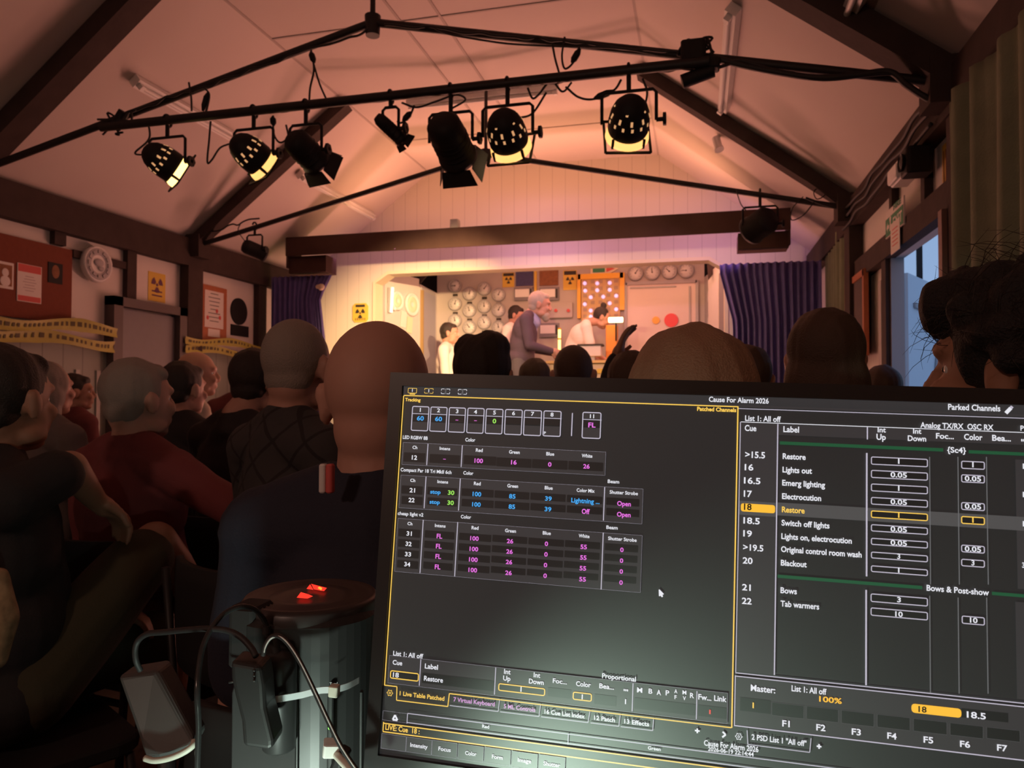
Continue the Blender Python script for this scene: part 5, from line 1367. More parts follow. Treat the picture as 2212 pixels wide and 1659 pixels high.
tm, Hm = on_stage(1167, 632, 8.0, 'standing actor with grey hair and beard in a dark jacket, facing right on the stage', J, .13*1.08, RT, k, hs=1.16, hair='short', hairm=HW, skin='ruddy', top=jacket, skirt=True, legs=C_('grey_trousers', (.12, .10, .12)), shirt=lshirt, vox=.009, broad=1.12, hpitch=-.15)
mb = MB()
for c, r in (((0, .058, -.09), (.052, .044, .045)), ((0, .07, -.115), (.036, .035, .035)), ((0, .095, -.052), (.028, .01, .008))): mb.ell(Hm @ (Vector(c)*1.16*k), Vector(r)*1.16*k, R=Hm.to_3x3())
mesh_obj('beard', remesh(mb, .008, 3, streaks(.002), 'beard'), HW, tm)
k = .98; J = stand_J(k, .35); J['head'] += Vector((0, .10, -.06))
for n_, s in (('L', -1), ('R', 1)): J['el'+n_] = J['sh'+n_]+Vector((s*.07, .05, -.26)); J['wr'+n_] = J['el'+n_]+Vector((-s*.03, .18, -.14)); J['hd'+n_] = Vector((0, .8, -.6)); J['hn'+n_] = Vector((0, -.5, -1))
on_stage(1300, 664, 8.9, 'actress with a dark hair bun and white short-sleeved tunic bent over the control desk', J, .128, RT+.1, k, hs=1.05, hair='bun', hairm=HD, skin='ruddy', top=coatw, sleeve=.75, skirt=True, legs=pale_t, vox=.009, hpitch=-.45, broad=1.25)
k = .97; J = stand_J(k, .15)
on_stage(1116, 660, 9.15, 'dark-haired actress in a white coat half hidden behind the standing actor', J, .13, RT-.2, k, hs=1.05, hair='short', hairm=HD, skin='ruddy', top=coatw, legs=dark, vox=.010, hpitch=-.25, seed=4)
J = seat_J(1.0, 0, .1)
tps = aY(972, 697, 8.3); dzs = tps.z-.13-(J['head'].z+ZS)
J = seat_J(1.0, dzs, .05); o_ = Matrix.Rotation(RT, 3, 'Z') @ Vector((J['head'].x, J['head'].y, 0))
for q in ('pelvis', 'hipL', 'hipR', 'knL', 'knR'): J[q] = J[q]+Vector((0, 0, 0))
person('seated actor with short dark hair in a white coat at the left of the stage', J, Vector((tps.x-o_.x, tps.y-o_.y, ZS)), RT, 1.0, skin='ruddy', hair='short', hairm=HD, top=coatw, legs=dark, vox=.009, hs=1.05, seed=8)
chair(Vector((tps.x-o_.x, tps.y-o_.y, ZS)), RT, 'hall chair on the stage under the seated actor', group=None)
# ================================================================== lighting desk in the foreground
DT = .72
t = thing('control_table', 'plain dark table carrying the monitor and the black tower', 'table', (.20, .62, 0))
MB().rbox((0, -.08, DT-.015), (1.5, .80, .03), .02).build('table_top', mat('dark_laminate', (.05, .045, .045), .45), t, False)
for sx in (-1, 1):
    for sy in (-.42, .24): MB().cyl((sx*.68, sy, 0), (sx*.68, sy, DT-.03), .018).build('leg', M['steel'], t, False)
# ---- monitor plane: solved from the lines of the screen
a0, a1, a2 = .0437387, .08677716, -.03188599
_ex = Vector((math.cos(a0), math.sin(a0), 0)); _n = Vector((math.sin(a0), -math.cos(a0), 0)); _ez = Vector((0, 0, 1))
SN = (_n*math.cos(a1)+_ez*math.sin(a1)); _up = (_ez*math.cos(a1)-_n*math.sin(a1))
SX = _ex*math.cos(a2)+_up*math.sin(a2); SY = -_ex*math.sin(a2)+_up*math.cos(a2)
SD = .62; SO = CAM+ray(873, 855)*SD
def uv(px, py):
    d = ray(px, py); t_ = (SO-CAM).dot(SN)/d.dot(SN); q = CAM+d*t_-SO; return q.dot(SX), q.dot(SY)
def W3(u, v, h=0): return SO+SX*u+SY*v+SN*h
U0, V1 = uv(873, 836)[0]-.0008, uv(876, 834)[1]; V0 = uv(1064, 1664)[1]; U1 = U0+(V1-V0)*16/9
mon = thing('desktop_monitor', 'wide black monitor in the foreground showing lighting cue tables', 'monitor', Vector(((W3(U1/2, V0)).x, W3(U1/2, V0).y+.12, DT)))
b = .0052
SM = Matrix((( SX.x, SY.x, SN.x, SO.x), (SX.y, SY.y, SN.y, SO.y), (SX.z, SY.z, SN.z, SO.z), (0, 0, 0, 1)))
cu_, cv_ = (U0+U1)/2, (V0+V1)/2; wu, wv = U1-U0, V1-V0
MB().box((cu_, cv_, -.004), (wu, wv, .006), M4=SM).build('screen_panel', mat('matt_screen_glass', (.012, .013, .013), .5, spec=.6, emis=(.018, .0175, .0175), estr=1, sample='NONE'), mon)
m = MB()
m.box((cu_, V1+b/2+.003, -.006), (wu+2*b+.012, b+.006, .018), M4=SM); m.box((cu_, V0-.012, -.006), (wu+2*b+.012, .024, .018), M4=SM)
m.box((U0-b/2-.003, cv_, -.006), (b+.006, wv, .018), M4=SM); m.box((U1+b/2+.003, cv_, -.006), (b+.006, wv, .018), M4=SM)
m.build('bezel', mat('black_bezel', (.018, .016, .016), .4), mon)
MB().rbox((cu_, cv_-.01, -.028), (wu*.97, wv*.95, .034), .02, M4=SM).build('back_shell', M['blk'], mon)
c = W3(cu_, cv_-.08, -.06)
MB().rbox((c.x, c.y+.01, (c.z+DT)/2), (.06, .03, c.z-DT), .01).build('stand_neck', M['blk'], mon)
MB().rbox((c.x, c.y-.02, DT+.006), (.24, .20, .012), .05).build('stand_foot', M['blk'], mon)
# ---- what the screen shows
CLS = dict(w=(.80, .80, .86), y=(1, .62, .10), b=(.06, .42, .95), m=(.85, .18, .80), g=(.36, .85, .12), p=(.62, .28, .62), l=(.52, .48, .58), k=(.035, .032, .033), d=(.010, .0095, .0095), f=(.14, .14, .145), gr=(.012, .085, .035), s=(.075, .072, .072), yy=(1, .52, .04), r=(.75, .05, .04), e=(.002, .002, .002), h=(.024, .0235, .024))
KEY = list(CLS); UM = [mat('screen_light_'+n_, (.012, .013, .013), .5, spec=.6, emis=CLS[k_], estr=1.0, sample='NONE') for k_, n_ in zip(KEY, ('white', 'yellow', 'blue', 'magenta', 'green', 'violet', 'line', 'panel', 'cell', 'faint_line', 'green_bar', 'row', 'gold', 'red', 'black', 'head'))]
D_ = MB()
A1 = lambda x, y: (820+x/3.6867, 800+y/3.6867)
A2 = lambda x, y: (820+x/3.6867, 1230+y/3.6867)
A3 = lambda x, y: (1400+x/2.7241, 820+y/2.7241)
A4 = lambda x, y: (1400+x/2.7241, 1230+y/2.7241)
L1, L2, L3, L4, L5 = .0002, .0004, .0006, .0008, .0010
def fill(q0, q1, c_, h=L1):
    u0, v0 = uv(*q0); u1, v1 = uv(*q1)
    D_.add([W3(u0, v1, h), W3(u1, v1, h), W3(u1, v0, h), W3(u0, v0, h)], [(0, 1, 2, 3)], KEY.index(c_))
def line(q0, q1, c_, w=1.6, h=L3):
    a, b_ = Vector(uv(*q0)), Vector(uv(*q1))
    if abs(a.x-b_.x) < abs(a.y-b_.y)*.12: m_ = (a.x+b_.x)/2; a.x = b_.x = m_
    elif abs(a.y-b_.y) < abs(a.x-b_.x)*.12: m_ = (a.y+b_.y)/2; a.y = b_.y = m_
    d = (b_-a).normalized(); n_ = Vector((-d.y, d.x))*w*.00021
    D_.add([W3(*(a-n_), h), W3(*(b_-n_), h), W3(*(b_+n_), h), W3(*(a+n_), h)], [(0, 1, 2, 3)], KEY.index(c_))
def rrect(q0, q1, c_, w=1.6, r=.0016, h=L3, full=False):
    u0, v1 = uv(*q0); u1, v0 = uv(*q1); t_ = w*.00042
    def lp(i):
        L = []; rr = max(r-i, .0002)
        for cx, cy, s0 in ((u1-r, v1-r, 0), (u0+r, v1-r, 90), (u0+r, v0+r, 180), (u1-r, v0+r, 270)):
            for k_ in range(4): a = math.radians(s0+30*k_); L.append((cx+math.cos(a)*rr, cy+math.sin(a)*rr))
        return L
    o_, i_ = lp(0), lp(t_); N = len(o_)
    if full: D_.add([W3(*p, h) for p in o_], [tuple(range(N))], KEY.index(c_)); return
    D_.add([W3(*p, h) for p in o_+i_], [(i, (i+1) % N, N+(i+1) % N, N+i) for i in range(N)], KEY.index(c_))
def frame(q0, q1, c_='l', w=1.5, h=L3): rrect(q0, q1, c_, w, .0003, h)
SC_ = {}
def tx(f, s, x0, y0, x1, cap, c_='w', bold=.022, h=L4):
    """word s whose baseline starts at crop point (x0, y0) and which ends at crop x = x1"""
    q = f(x0, y0); sl = .03+.103*(q[1]-855)/704; q1 = (f(x1, y0)[0], q[1]+sl*(f(x1, y0)[0]-q[0]))
    a = uv(*q); b_ = uv(*q1); t_ = uv(q[0], q[1]-(f(0, cap)[1]-f(0, 0)[1]))
    word(D_, s, W3(a[0], a[1], h), SX, SY, b_[0]-a[0], t_[1]-a[1], KEY.index(c_), bold)
def center(f, s, xc, y0, cap, c_='w', w=.62): n_ = len(s)*cap*w; tx(f, s, xc-n_/2, y0, xc+n_/2, cap, c_)
# top bar
fill((876, 836), (2330, 905 if False else 856+.03*1450), 'h', L1)
u_a, v_a = U0+.0005, uv(873, 855)[1]
D_.add([W3(u_a, v_a, L1), W3(U1, v_a, L1), W3(U1, V1, L1), W3(u_a, V1, L1)], [(0, 1, 2, 3)], KEY.index('k'))
for i, (x, y, c_) in enumerate(((263, 162, 'y'), (394, 164, 'y'), (527, 168, 'w'), (661, 172, 'w'))):
    rrect(A1(x-34, y-22), A1(x+34, y+22), c_, 2.0, .0006)
    if i == 0: line(A1(x-22, y+27), A1(x+22, y+28), 'y', 2)
    else:
        for dx, dy in ((0, -22), (0, 22)): fill(A1(x-10, y+dy-4), A1(x+10, y+dy+4), 'k', L4)
        for dx in (-34, 34): fill(A1(x+dx-5, y-7), A1(x+dx+5, y+7), 'k', L4)
    tx(A1, '1123'[i], x-8, y+10, x+8, 22, 'w' if i < 2 else 'f', h=L5)
tx(A1, 'Tracking', 205, 245, 328, 22, 'y', .035)
# channel boxes
for i, (x0, y0, x1, y1) in enumerate(((262, 283, 387, 487), (408, 288, 532, 493), (555, 293, 679, 499), (702, 297, 828, 506), (849, 303, 978, 511), (1001, 308, 1132, 518), (1152, 314, 1286, 525), (1307, 319, 1442, 531), (1617, 330, 1760, 548))):
    fill(A1(x0, y0), A1(x1, y0+60), 'k', L1); fill(A1(x0-4, y0+62), A1(x1+4, y0+125), 'd', L1); fill(A1(x0-6, y0+125), A1(x1, y1), 'k', L1)
    rrect(A1(x0, y0), A1(x1, y1), 'l', 1.9); line(A1(x0+2, y0+61), A1(x1+9, y0+66), 'l', 1.3)
for s_, x0, y, x1 in (('1', 318, 330, 333), ('2', 458, 333, 484), ('3', 606, 340, 632), ('4', 751, 345, 779), ('5', 903, 351, 929), ('6', 1055, 356, 1081), ('7', 1206, 361, 1232), ('8', 1360, 367, 1388), ('11', 1674, 380, 1710)): tx(A1, s_, x0, y, x1, 28)
for s_, x0, y, x1, c_ in (('60', 297, 398, 355, 'b'), ('60', 442, 403, 500, 'b'), ('0', 901, 421, 929, 'g'), ('FL', 1662, 453, 1720, 'm')): tx(A1, s_, x0, y, x1, 33, c_)
for x, y in ((607, 394), (755, 399), (508, 705)): fill(A1(x, y), A1(x+21, y+5), 'm', L4)
tx(A1, 'P', 1309, 508, 1325, 18); line(A1(1537, 340), A1(1528, 523), 'l', 2)
# three fixture tables
def table(q0, q1, vs_, cells):
    fill(q0, q1, 'k', L1); frame(q0, q1, 'l', 1.7)
    for a_, b_ in vs_: line(a_, b_, 'l', 1.7)
    for a_, b_ in cells: rrect(a_, b_, 'd', 1, .0006, L2, True)
table(A1(190, 573), A1(1796, 838), ((A1(386, 585), A1(378, 755)), (A1(661, 598), A1(650, 770))),
      [(A1(195, 652), A1(362, 735)), (A1(400, 665), A1(638, 748)), (A1(673, 675), A1(928, 760)), (A1(934, 692), A1(1209, 778)), (A1(1216, 706), A1(1497, 792)), (A1(1505, 721), A1(1780, 805))])
table(A1(172, 833), A1(2090, 1224), ((A1(371, 846), A1(357, 1098)), (A1(644, 862), A1(630, 1116)), (A1(1793, 930), A1(1783, 1196))),
      [(A1(x0, y0+j*84), A1(x1-4, y0+76+j*84)) for j in (0, 1) for x0, x1, y0 in ((178, 346, 915), (383, 622, 926), (656, 912, 938), (918, 1196, 955), (1203, 1485, 972), (1493, 1777, 990), (1806, 2072, 1010))])
table(A1(148, 1177), A1(2078, 1770), ((A1(350, 1190), A1(323, 1613)), (A1(623, 1208), A1(600, 1640)), (A1(1780, 1292), A1(1766, 1745))),
      [(A1(x0-j*4, y0+j*83), A1(x1-4-j*5, y0+76+j*83)) for j in range(4) for x0, x1, y0 in ((154, 326, 1258), (363, 600, 1272), (636, 893, 1292), (900, 1180, 1308), (1187, 1472, 1330), (1478, 1760, 1350), (1796, 2062, 1375))])
for s_, x0, y, x1, cap, c_ in (('LED RGBW 8B', 187, 545, 385, 24, 'w'), ('Color', 684, 565, 763, 24, 'w'), ('Ch', 264, 625, 302, 22, 'w'), ('12', 258, 710, 300, 32, 'w'), ('Intens', 480, 633, 564, 22, 'w'), ('Red', 768, 648, 822, 24, 'w'), ('Green', 1032, 662, 1117, 24, 'w'), ('Blue', 1328, 677, 1391, 24, 'w'), ('White', 1610, 692, 1695, 24, 'w'), ('100', 757, 735, 824, 32, 'm'), ('16', 1048, 748, 1092, 32, 'm'), ('0', 1342, 765, 1369, 32, 'm'), ('26', 1622, 780, 1673, 32, 'm'),
    ('Compact Par 18 Tri MkII 6ch', 169, 803, 574, 24, 'w'), ('Color', 668, 829, 748, 24, 'w'), ('Ch', 246, 887, 286, 22, 'w'), ('21', 240, 970, 284, 32, 'w'), ('22', 232, 1048, 280, 32, 'w'), ('Intens', 462, 897, 547, 22, 'w'), ('stop', 405, 980, 487, 27, 'b'), ('30', 545, 989, 596, 32, 'g'), ('stop', 400, 1060, 481, 27, 'b'), ('30', 541, 1069, 592, 32, 'g'), ('Red', 752, 913, 806, 24, 'w'), ('Green', 1018, 931, 1104, 24, 'w'), ('Blue', 1316, 947, 1379, 24, 'w'), ('Color Mix', 1570, 966, 1713, 24, 'w'), ('Shutter Strobe', 1832, 981, 2057, 24, 'w'), ('Beam', 1817, 896, 1908, 24, 'w'),
    ('100', 742, 1000, 810, 32, 'b'), ('85', 1032, 1018, 1083, 32, 'b'), ('39', 1318, 1036, 1371, 32, 'b'), ('Lightning ...', 1527, 1050, 1752, 32, 'b'), ('Open', 1892, 1076, 2001, 32, 'm'), ('100', 738, 1082, 806, 32, 'b'), ('85', 1028, 1100, 1080, 32, 'b'), ('39', 1315, 1120, 1368, 32, 'b'), ('Off', 1610, 1140, 1673, 34, 'm'), ('Open', 1890, 1162, 1999, 32, 'm'),
    ('cheap light v2', 146, 1150, 350, 24, 'w'), ('Color', 648, 1177, 730, 24, 'w'), ('Beam', 1806, 1261, 1896, 24, 'w'), ('Ch', 224, 1231, 263, 22, 'w'), ('Intens', 442, 1246, 527, 22, 'w'), ('Red', 734, 1265, 789, 24, 'w'), ('Green', 1000, 1287, 1087, 24, 'w'), ('Blue', 1300, 1306, 1364, 24, 'w'), ('White', 1586, 1329, 1672, 24, 'w'), ('Shutter Strobe', 1820, 1349, 2047, 24, 'w')): tx(A1, s_, x0, y, x1, cap, c_)
for col, c_, s_ in ((((216, 1314, 258), (208, 1396, 256), (203, 1478, 252), (198, 1558, 246)), 'w', ('31', '32', '33', '34')), (((456, 1336, 500), (450, 1416, 495), (446, 1497, 491), (441, 1580, 486)), 'm', ('FL',)*4), (((723, 1352, 790), (718, 1436, 786), (713, 1520, 782), (709, 1603, 777)), 'm', ('100',)*4),
                    (((1014, 1374, 1065), (1010, 1457, 1061), (1006, 1540, 1057), (1002, 1626, 1053)), 'm', ('26',)*4), (((1316, 1396, 1342), (1312, 1480, 1339), (1308, 1565, 1335), (1305, 1650, 1332)), 'm', ('0',)*4), (((1600, 1420, 1651), (1597, 1505, 1648), (1593, 1590, 1645), (1590, 1677, 1643)), 'm', ('55',)*4), (((1916, 1444, 1943), (1913, 1530, 1940), (1911, 1616, 1938), (1909, 1704, 1936)), 'm', ('0',)*4)):
    for (x0, y, x1), q in zip(col, s_): tx(A1, q, x0, y, x1, 32, c_)
# yellow pane border
P = lambda x, y: (x, y)
line(A1(195, 203), A3(530, 158), 'y', 2); line(A1(195, 203), A2(40, 920), 'y', 2); line(A3(530, 158), A4(490, 930), 'y', 2.2)
# lower cue strip
fill((842, 1415), (1571, 1563), 'k', L1); frame((842, 1415), (1571, 1563), 'l', 1.8)
for a_, b_ in ((A2(330, 715), A2(318, 925)), (A2(927, 780), A2(915, 995)), (A2(2020, 905), A2(2010, 1128)), (A4(288, 715), A4(283, 880))): line(a_, b_, 'l', 1.6)
for a_, b_ in ((A2(342, 820), A2(908, 970)), (A2(1342, 937), A2(1524, 1030)), (A2(1712, 990), A2(1884, 1090)), (A2(2030, 1018), A4(278, 860)), (A4(295, 795), A4(460, 880))): rrect(a_, b_, 'd', 1, .0006, L2, True)
for a_, b_ in ((A2(88, 800), A2(312, 893)), (A2(948, 903), A2(1318, 1008)), (A2(1540, 970), A2(1690, 1053))): rrect(a_, b_, 'd', 1, .0016, L2, True); rrect(a_, b_, 'y', 1.9)
for s_, x0, y, x1, cap, c_ in (('List 1: All off', 110, 682, 348, 32, 'w'), ('Cue', 106, 754, 182, 32, 'w'), ('Label', 362, 785, 466, 34, 'w'), ('18', 103, 853, 159, 35, 'w'), ('Restore', 355, 882, 506, 34, 'w'), ('Int', 992, 828, 1044, 34, 'w'), ('Up', 985, 880, 1043, 34, 'w'), ('Int', 1228, 855, 1280, 34, 'w'), ('Down', 1190, 904, 1308, 34, 'w'), ('Foc...', 1380, 900, 1492, 32, 'w'), ('Color', 1565, 924, 1682, 34, 'w'), ('Bea...', 1750, 942, 1867, 34, 'w'), ('...', 1943, 963, 1980, 32, 'w'), ('Proportional', 1772, 862, 2041, 34, 'w'), ('1', 1117, 970, 1137, 36, 'w'), ('1', 1604, 1030, 1624, 36, 'w'), ('1', 1948, 1068, 1969, 36, 'w'), ('M', 2050, 975, 2092, 34, 'w'), ('B', 2142, 984, 2172, 34, 'w'),
    ('1 Live Table Patched', 162, 1000, 517, 30, 'y'), ('7 Virtual Keyboard', 590, 1048, 918, 30, 'p'), ('5 ML Controls', 990, 1102, 1241, 30, 'p'), ('16 Cue List Index', 1315, 1145, 1634, 30, 'w'), ('12 Patch', 1709, 1194, 1874, 30, 'w'), ('13 Effects', 1949, 1222, 2146, 30, 'w'), ('Red', 818, 1258, 874, 24, 'w'), ('Green', 2137, 1430, 2238, 24, 'w'), ('LIVE: Cue  18 :', 48, 1272, 320, 36, 'y'),
    ('Intensity', 246, 1408, 384, 28, 'w'), ('Focus', 470, 1438, 568, 28, 'w'), ('Color', 683, 1472, 773, 28, 'w'), ('Form', 896, 1501, 982, 28, 'w'), ('Image', 1102, 1527, 1208, 28, 'w'), ('Shutter', 1306, 1555, 1438, 28, 'w')): tx(A2, s_, x0, y, x1, cap, c_)
for s_, x0, y, x1, cap in (('A', 50, 735, 76, 26), ('P', 103, 738, 124, 26), ('A', 154, 725, 172, 20), ('F', 155, 760, 168, 20), ('M', 202, 732, 225, 20), ('V', 204, 766, 222, 20), ('R', 246, 753, 270, 26), ('Fw...', 295, 762, 372, 28), ('Link', 388, 770, 461, 28)): tx(A4, s_, x0, y, x1, cap)
fill(A4(359, 823), A4(368, 850), 'r', L4)
# tab outlines
def path(f, pts, c_, w=1.8):
    for a_, b_ in zip(pts, pts[1:]):
        p0_, p1_ = Vector(uv(*f(*a_))), Vector(uv(*f(*b_))); d = (p1_-p0_).normalized(); n_ = Vector((-d.y, d.x))*w*.00021
        D_.add([W3(*(p0_-n_), L3), W3(*(p1_-n_), L3), W3(*(p1_+n_), L3), W3(*(p0_+n_), L3)], [(0, 1, 2, 3)], KEY.index(c_))
path(A2, [(40, 920), (140, 932), (137, 1040), (545, 1090), (557, 987), (2212, 1188)], 'y'); path(P, [A2(2212, 1188), A4(490, 930)], 'y')
for a_ in ([(560, 1082), (945, 1130), (957, 1040)], [(960, 1132), (1270, 1170), (1283, 1080)], [(1287, 1172), (1660, 1218), (1676, 1130)], [(1680, 1220), (1905, 1248), (1917, 1160)], [(1920, 1250), (2175, 1282), (2182, 1192)]): path(A2, a_, 'l', 1.3)
def gear(f, x, y, r, c_):
    c0 = Vector(uv(*f(x, y))); R_ = abs(uv(*f(x+r, y))[0]-c0.x); o_, i_, q_ = [], [], []
    for i in range(48):
        a = 2*PI*i/48; rr = R_*(1.0+.16*math.cos(a*6)); o_.append(W3(c0.x+rr*math.cos(a), c0.y+rr*math.sin(a), L3)); rr *= .78; i_.append(W3(c0.x+rr*math.cos(a), c0.y+rr*math.sin(a), L3))
    D_.add(o_+i_, [(i, (i+1) % 48, 48+(i+1) % 48, 48+i) for i in range(48)], KEY.index(c_))
    o_ = [W3(c0.x+R_*s_*math.cos(2*PI*i/24), c0.y+R_*s_*math.sin(2*PI*i/24), L3) for s_ in (.38, .2) for i in range(24)]
    D_.add(o_, [(i, (i+1) % 24, 24+(i+1) % 24, 24+i) for i in range(24)], KEY.index(c_))
gear(A2, 84, 982, 22, 'y'); gear(A4, 533, 982, 19, 'w')
frame(A2(30, 1122), A2(220, 1222), 'l'); path(A2, [(106, 1195), (125, 1158), (144, 1199), (106, 1195)], 'w', 3.4)
path(P, [A2(224, 1148), A2(1505, 1312), A4(575, 1106), A4(1060, 1166)], 'l', 1.4) if False else None
line(A2(224, 1148), (2300, 1722), 'l', 1.5); line(A2(220, 1226), (2300, 1744), 'l', 1.5); line(A2(1505, 1312), A2(1500, 1394), 'l', 1.5); line(A2(224, 1148), A2(220, 1226), 'l', 1.5)
fill(A2(35, 1215), (2300, 1800 if False else 1775), 'd', L1)
line(A2(35, 1213), (2300, 1760), 'y', 2); line(A2(28, 1285), (2300, 1780), 'y', 2); line(A2(35, 1213), A2(28, 1285), 'y', 2)
for x0, y0, x1, y1 in ((20, 1302, 208, 1450), (218, 1330, 412, 1478), (422, 1356, 615, 1505), (630, 1385, 825, 1535), (840, 1412, 1040, 1565), (1055, 1443, 1255, 1600), (1270, 1470, 1475, 1630)): fill(A2(x0, y0), A2(x1, y1), 'k', L1); frame(A2(x0, y0), A2(x1, y1), 'l', 1.5)
# right pane
tx(A3, 'Cause For Alarm 2026', 357, 130, 709, 26); tx(A3, 'Patched Channels', 288, 183, 518, 20, 'y', .035); tx(A3, 'Parked Channels', 1763, 177, 2070, 30)
path(A3, [(2103, 198), (2132, 168)], 'w', 6); path(A3, [(2132, 168), (2141, 158)], 'l', 5)
line(A3(532, 160), (2330, 912), 'l', 1.2)
fill(A3(545, 250), A3(765, 262+1000), 'k', L1) if False else fill(A3(545, 250), A4(740, 620), 'k', L1)
fill(A3(768, 262), A3(2212, 385), 'k', L1)
line(A3(545, 250), (2330, 938.5), 'w', 1.2); line(A3(545, 250), A4(513, 603), 'l', 1.4); line(A4(513, 603), (2330, 1533), 'l', 1.6)
line(A3(765, 262), A4(740, 620), 'l', 2); line(A3(1290, 280), A3(1288, 352), 'l', 2); line(A3(1288, 432), A4(1282, 40), 'l', 2.6); line(A4(1283, 120), A4(1280, 680), 'l', 2.6)
for x in (1658, 1826, 1995): line(A3(x, 455), A3(x, 1205), 'f', 1.5, L2); line(A4(x, 155 if x < 1700 else 165), A4(x, 730), 'f', 1.5, L2)
fill(A3(2160, 470), A3(2300, 1240), 'k', L1); fill(A4(2160, 190), A4(2300, 775), 'k', L1)
def vband(f, x0, y0, x1, hh, c_, h=L2):
    a = uv(*f(x0, y0)); b_ = uv(*f(x0, y0+hh)); u1 = uv(*f(x1, y0))[0]
    D_.add([W3(a[0], b_[1], h), W3(u1, b_[1], h), W3(u1, a[1], h), W3(a[0], a[1], h)], [(0, 1, 2, 3)], KEY.index(c_))
vband(A3, 775, 363, 1735, 19, 'gr'); vband(A3, 1885, 415, 2400, 19, 'gr'); vband(A4, 762, 30, 1612, 19, 'gr'); vband(A4, 2022, 131, 2400, 19, 'gr')
vband(A3, 752, 722, 2400, 76, 's', L1+.0001)
vband(A3, 535, 712, 752, 82, 's', L1+.0001)
rrect(A3(546, 727), A3(746, 787), 'yy', 1, .0016, L3, True); rrect(A4(1548, 787), A4(1842, 873), 'yy', 1, .0022, L3, True)
for s_, x0, y, x1, cap in (('List 1: All off', 570, 242, 780, 28), ('Cue', 568, 301, 636, 30), ('Label', 795, 308, 887, 30), ('Int', 1349, 309, 1397, 26), ('Up', 1342, 353, 1397, 30), ('Int', 1557, 317, 1606, 26), ('Down', 1526, 360, 1634, 28), ('Foc...', 1692, 346, 1797, 28), ('Color', 1857, 353, 1965, 30), ('Bea...', 2022, 359, 2132, 30), ('...', 2192, 362, 2225, 28), ('Analog TX/RX  OSC RX', 1600, 282, 2030, 28), ('P', 2188, 300, 2208, 26), ('{Sc4}', 1758, 428, 1868, 28)): tx(A3, s_, x0, y, x1, cap)
for s_, x0, y, x1 in (('>15.5', 570, 458, 687), ('16', 567, 532, 619), ('16.5', 563, 610, 660), ('17', 562, 688, 610), ('18', 563, 765, 608), ('18.5', 560, 845, 656), ('19', 558, 921, 611), ('>19.5', 558, 1002, 677), ('20', 556, 1080, 614)): tx(A3, s_, x0, y, x1, 34, 'e' if s_ == '18' else 'w', h=L4)
for s_, x0, y, x1 in (('Restore', 791, 466, 926), ('Lights out', 790, 545, 963), ('Emerg lighting', 788, 622, 1040), ('Electrocution', 787, 701, 1017), ('Restore', 786, 779, 920), ('Switch off lights', 784, 857, 1066), ('Lights on, electrocution', 783, 936, 1197), ('Original control room wash', 781, 1012, 1255), ('Blackout', 780, 1092, 932)): tx(A3, s_, x0, y, x1, 29, 'y' if y == 779 else 'w', .026)
for y, s_ in ((452, '1'), (531, '0.05'), (611, '1'), (690, '0.05'), (769, '1'), (850, '0.05'), (930, '0.05'), (1011, '3'), (1092, '1')):
    c_ = 'y' if y == 769 else 'l'; rrect(A3(1310, y), A3(1645, y+64), 'd', 1, .0013, L2, True); rrect(A3(1310, y), A3(1645, y+64), c_, 1.6, .0013); tx(A3, s_, 1473-9-14*(len(s_) > 1)*2.8, y+42, 1473+9+14*(len(s_) > 1)*2.8, 28, 'y' if c_ == 'y' else 'w')
for y, s_ in ((477, '1'), (557, '0.05'), (720, '0.05'), (802, '1'), (970, '0.05'), (1053, '3')):
    c_ = 'y' if y == 802 else 'l'; rrect(A3(1840, y), A3(1980, y+54), 'd', 1, .0013, L2, True); rrect(A3(1840, y), A3(1980, y+54), c_, 1.6, .0013); tx(A3, s_, 1909-9-14*(len(s_) > 1)*2.8, y+38, 1909+9+14*(len(s_) > 1)*2.8, 28, 'y' if c_ == 'y' else 'w')
for y, s_ in ((524, '1'), (690, '1'), (862, '1'), (1105, '3')): tx(A3, s_, 2198, y, 2214, 28)
for s_, x0, y, x1, cap, c_ in (('21', 552, 120, 603, 34, 'w'), ('22', 551, 200, 608, 34, 'w'), ('Bows', 778, 137, 874, 30, 'w'), ('Tab warmers', 778, 215, 1005, 30, 'w'), ('Bows & Post-show', 1636, 123, 2003, 30, 'w'), ('3', 1460, 190, 1488, 28, 'w'), ('10', 1448, 274, 1500, 28, 'w'), ('10', 1886, 310, 1940, 28, 'w'), ('Master:', 603, 711, 747, 32, 'w'), ('List 1: All off', 843, 713, 1048, 30, 'w'), ('100%', 1005, 774, 1138, 30, 'yy'), ('1', 609, 812, 626, 30, 'y'), ('18', 1588, 835, 1636, 32, 'e'), ('18.5', 1872, 868, 1984, 34, 'w'),
    ('F1', 788, 920, 832, 32, 'w'), ('F2', 988, 943, 1042, 32, 'w'), ('F3', 1196, 968, 1250, 32, 'w'), ('F4', 1405, 992, 1460, 32, 'w'), ('F5', 1618, 1015, 1675, 32, 'w'), ('F6', 1832, 1040, 1892, 32, 'w'), ('F7', 2050, 1062, 2110, 32, 'w'), ('2 PSD List 1 "All off"', 608, 998, 930, 28, 'w'), ('Cause For Alarm 2026', 328, 1032, 648, 28, 'w'), ('2026-06-19 22:14:44', 352, 1064, 620, 22, 'w')): tx(A4, s_, x0, y, x1, cap, c_, h=L5)
for x0, y0, x1, y1 in ((1308, 140, 1645, 218), (1308, 222, 1645, 300), (1843, 270, 1980, 330)): rrect(A4(x0, y0), A4(x1, y1), 'd', 1, .0013, L2, True); rrect(A4(x0, y0), A4(x1, y1), 'l', 1.6, .0013)
u0_, v1_ = uv(*A4(515, 622)); v0_ = uv(*A4(505, 920))[1]
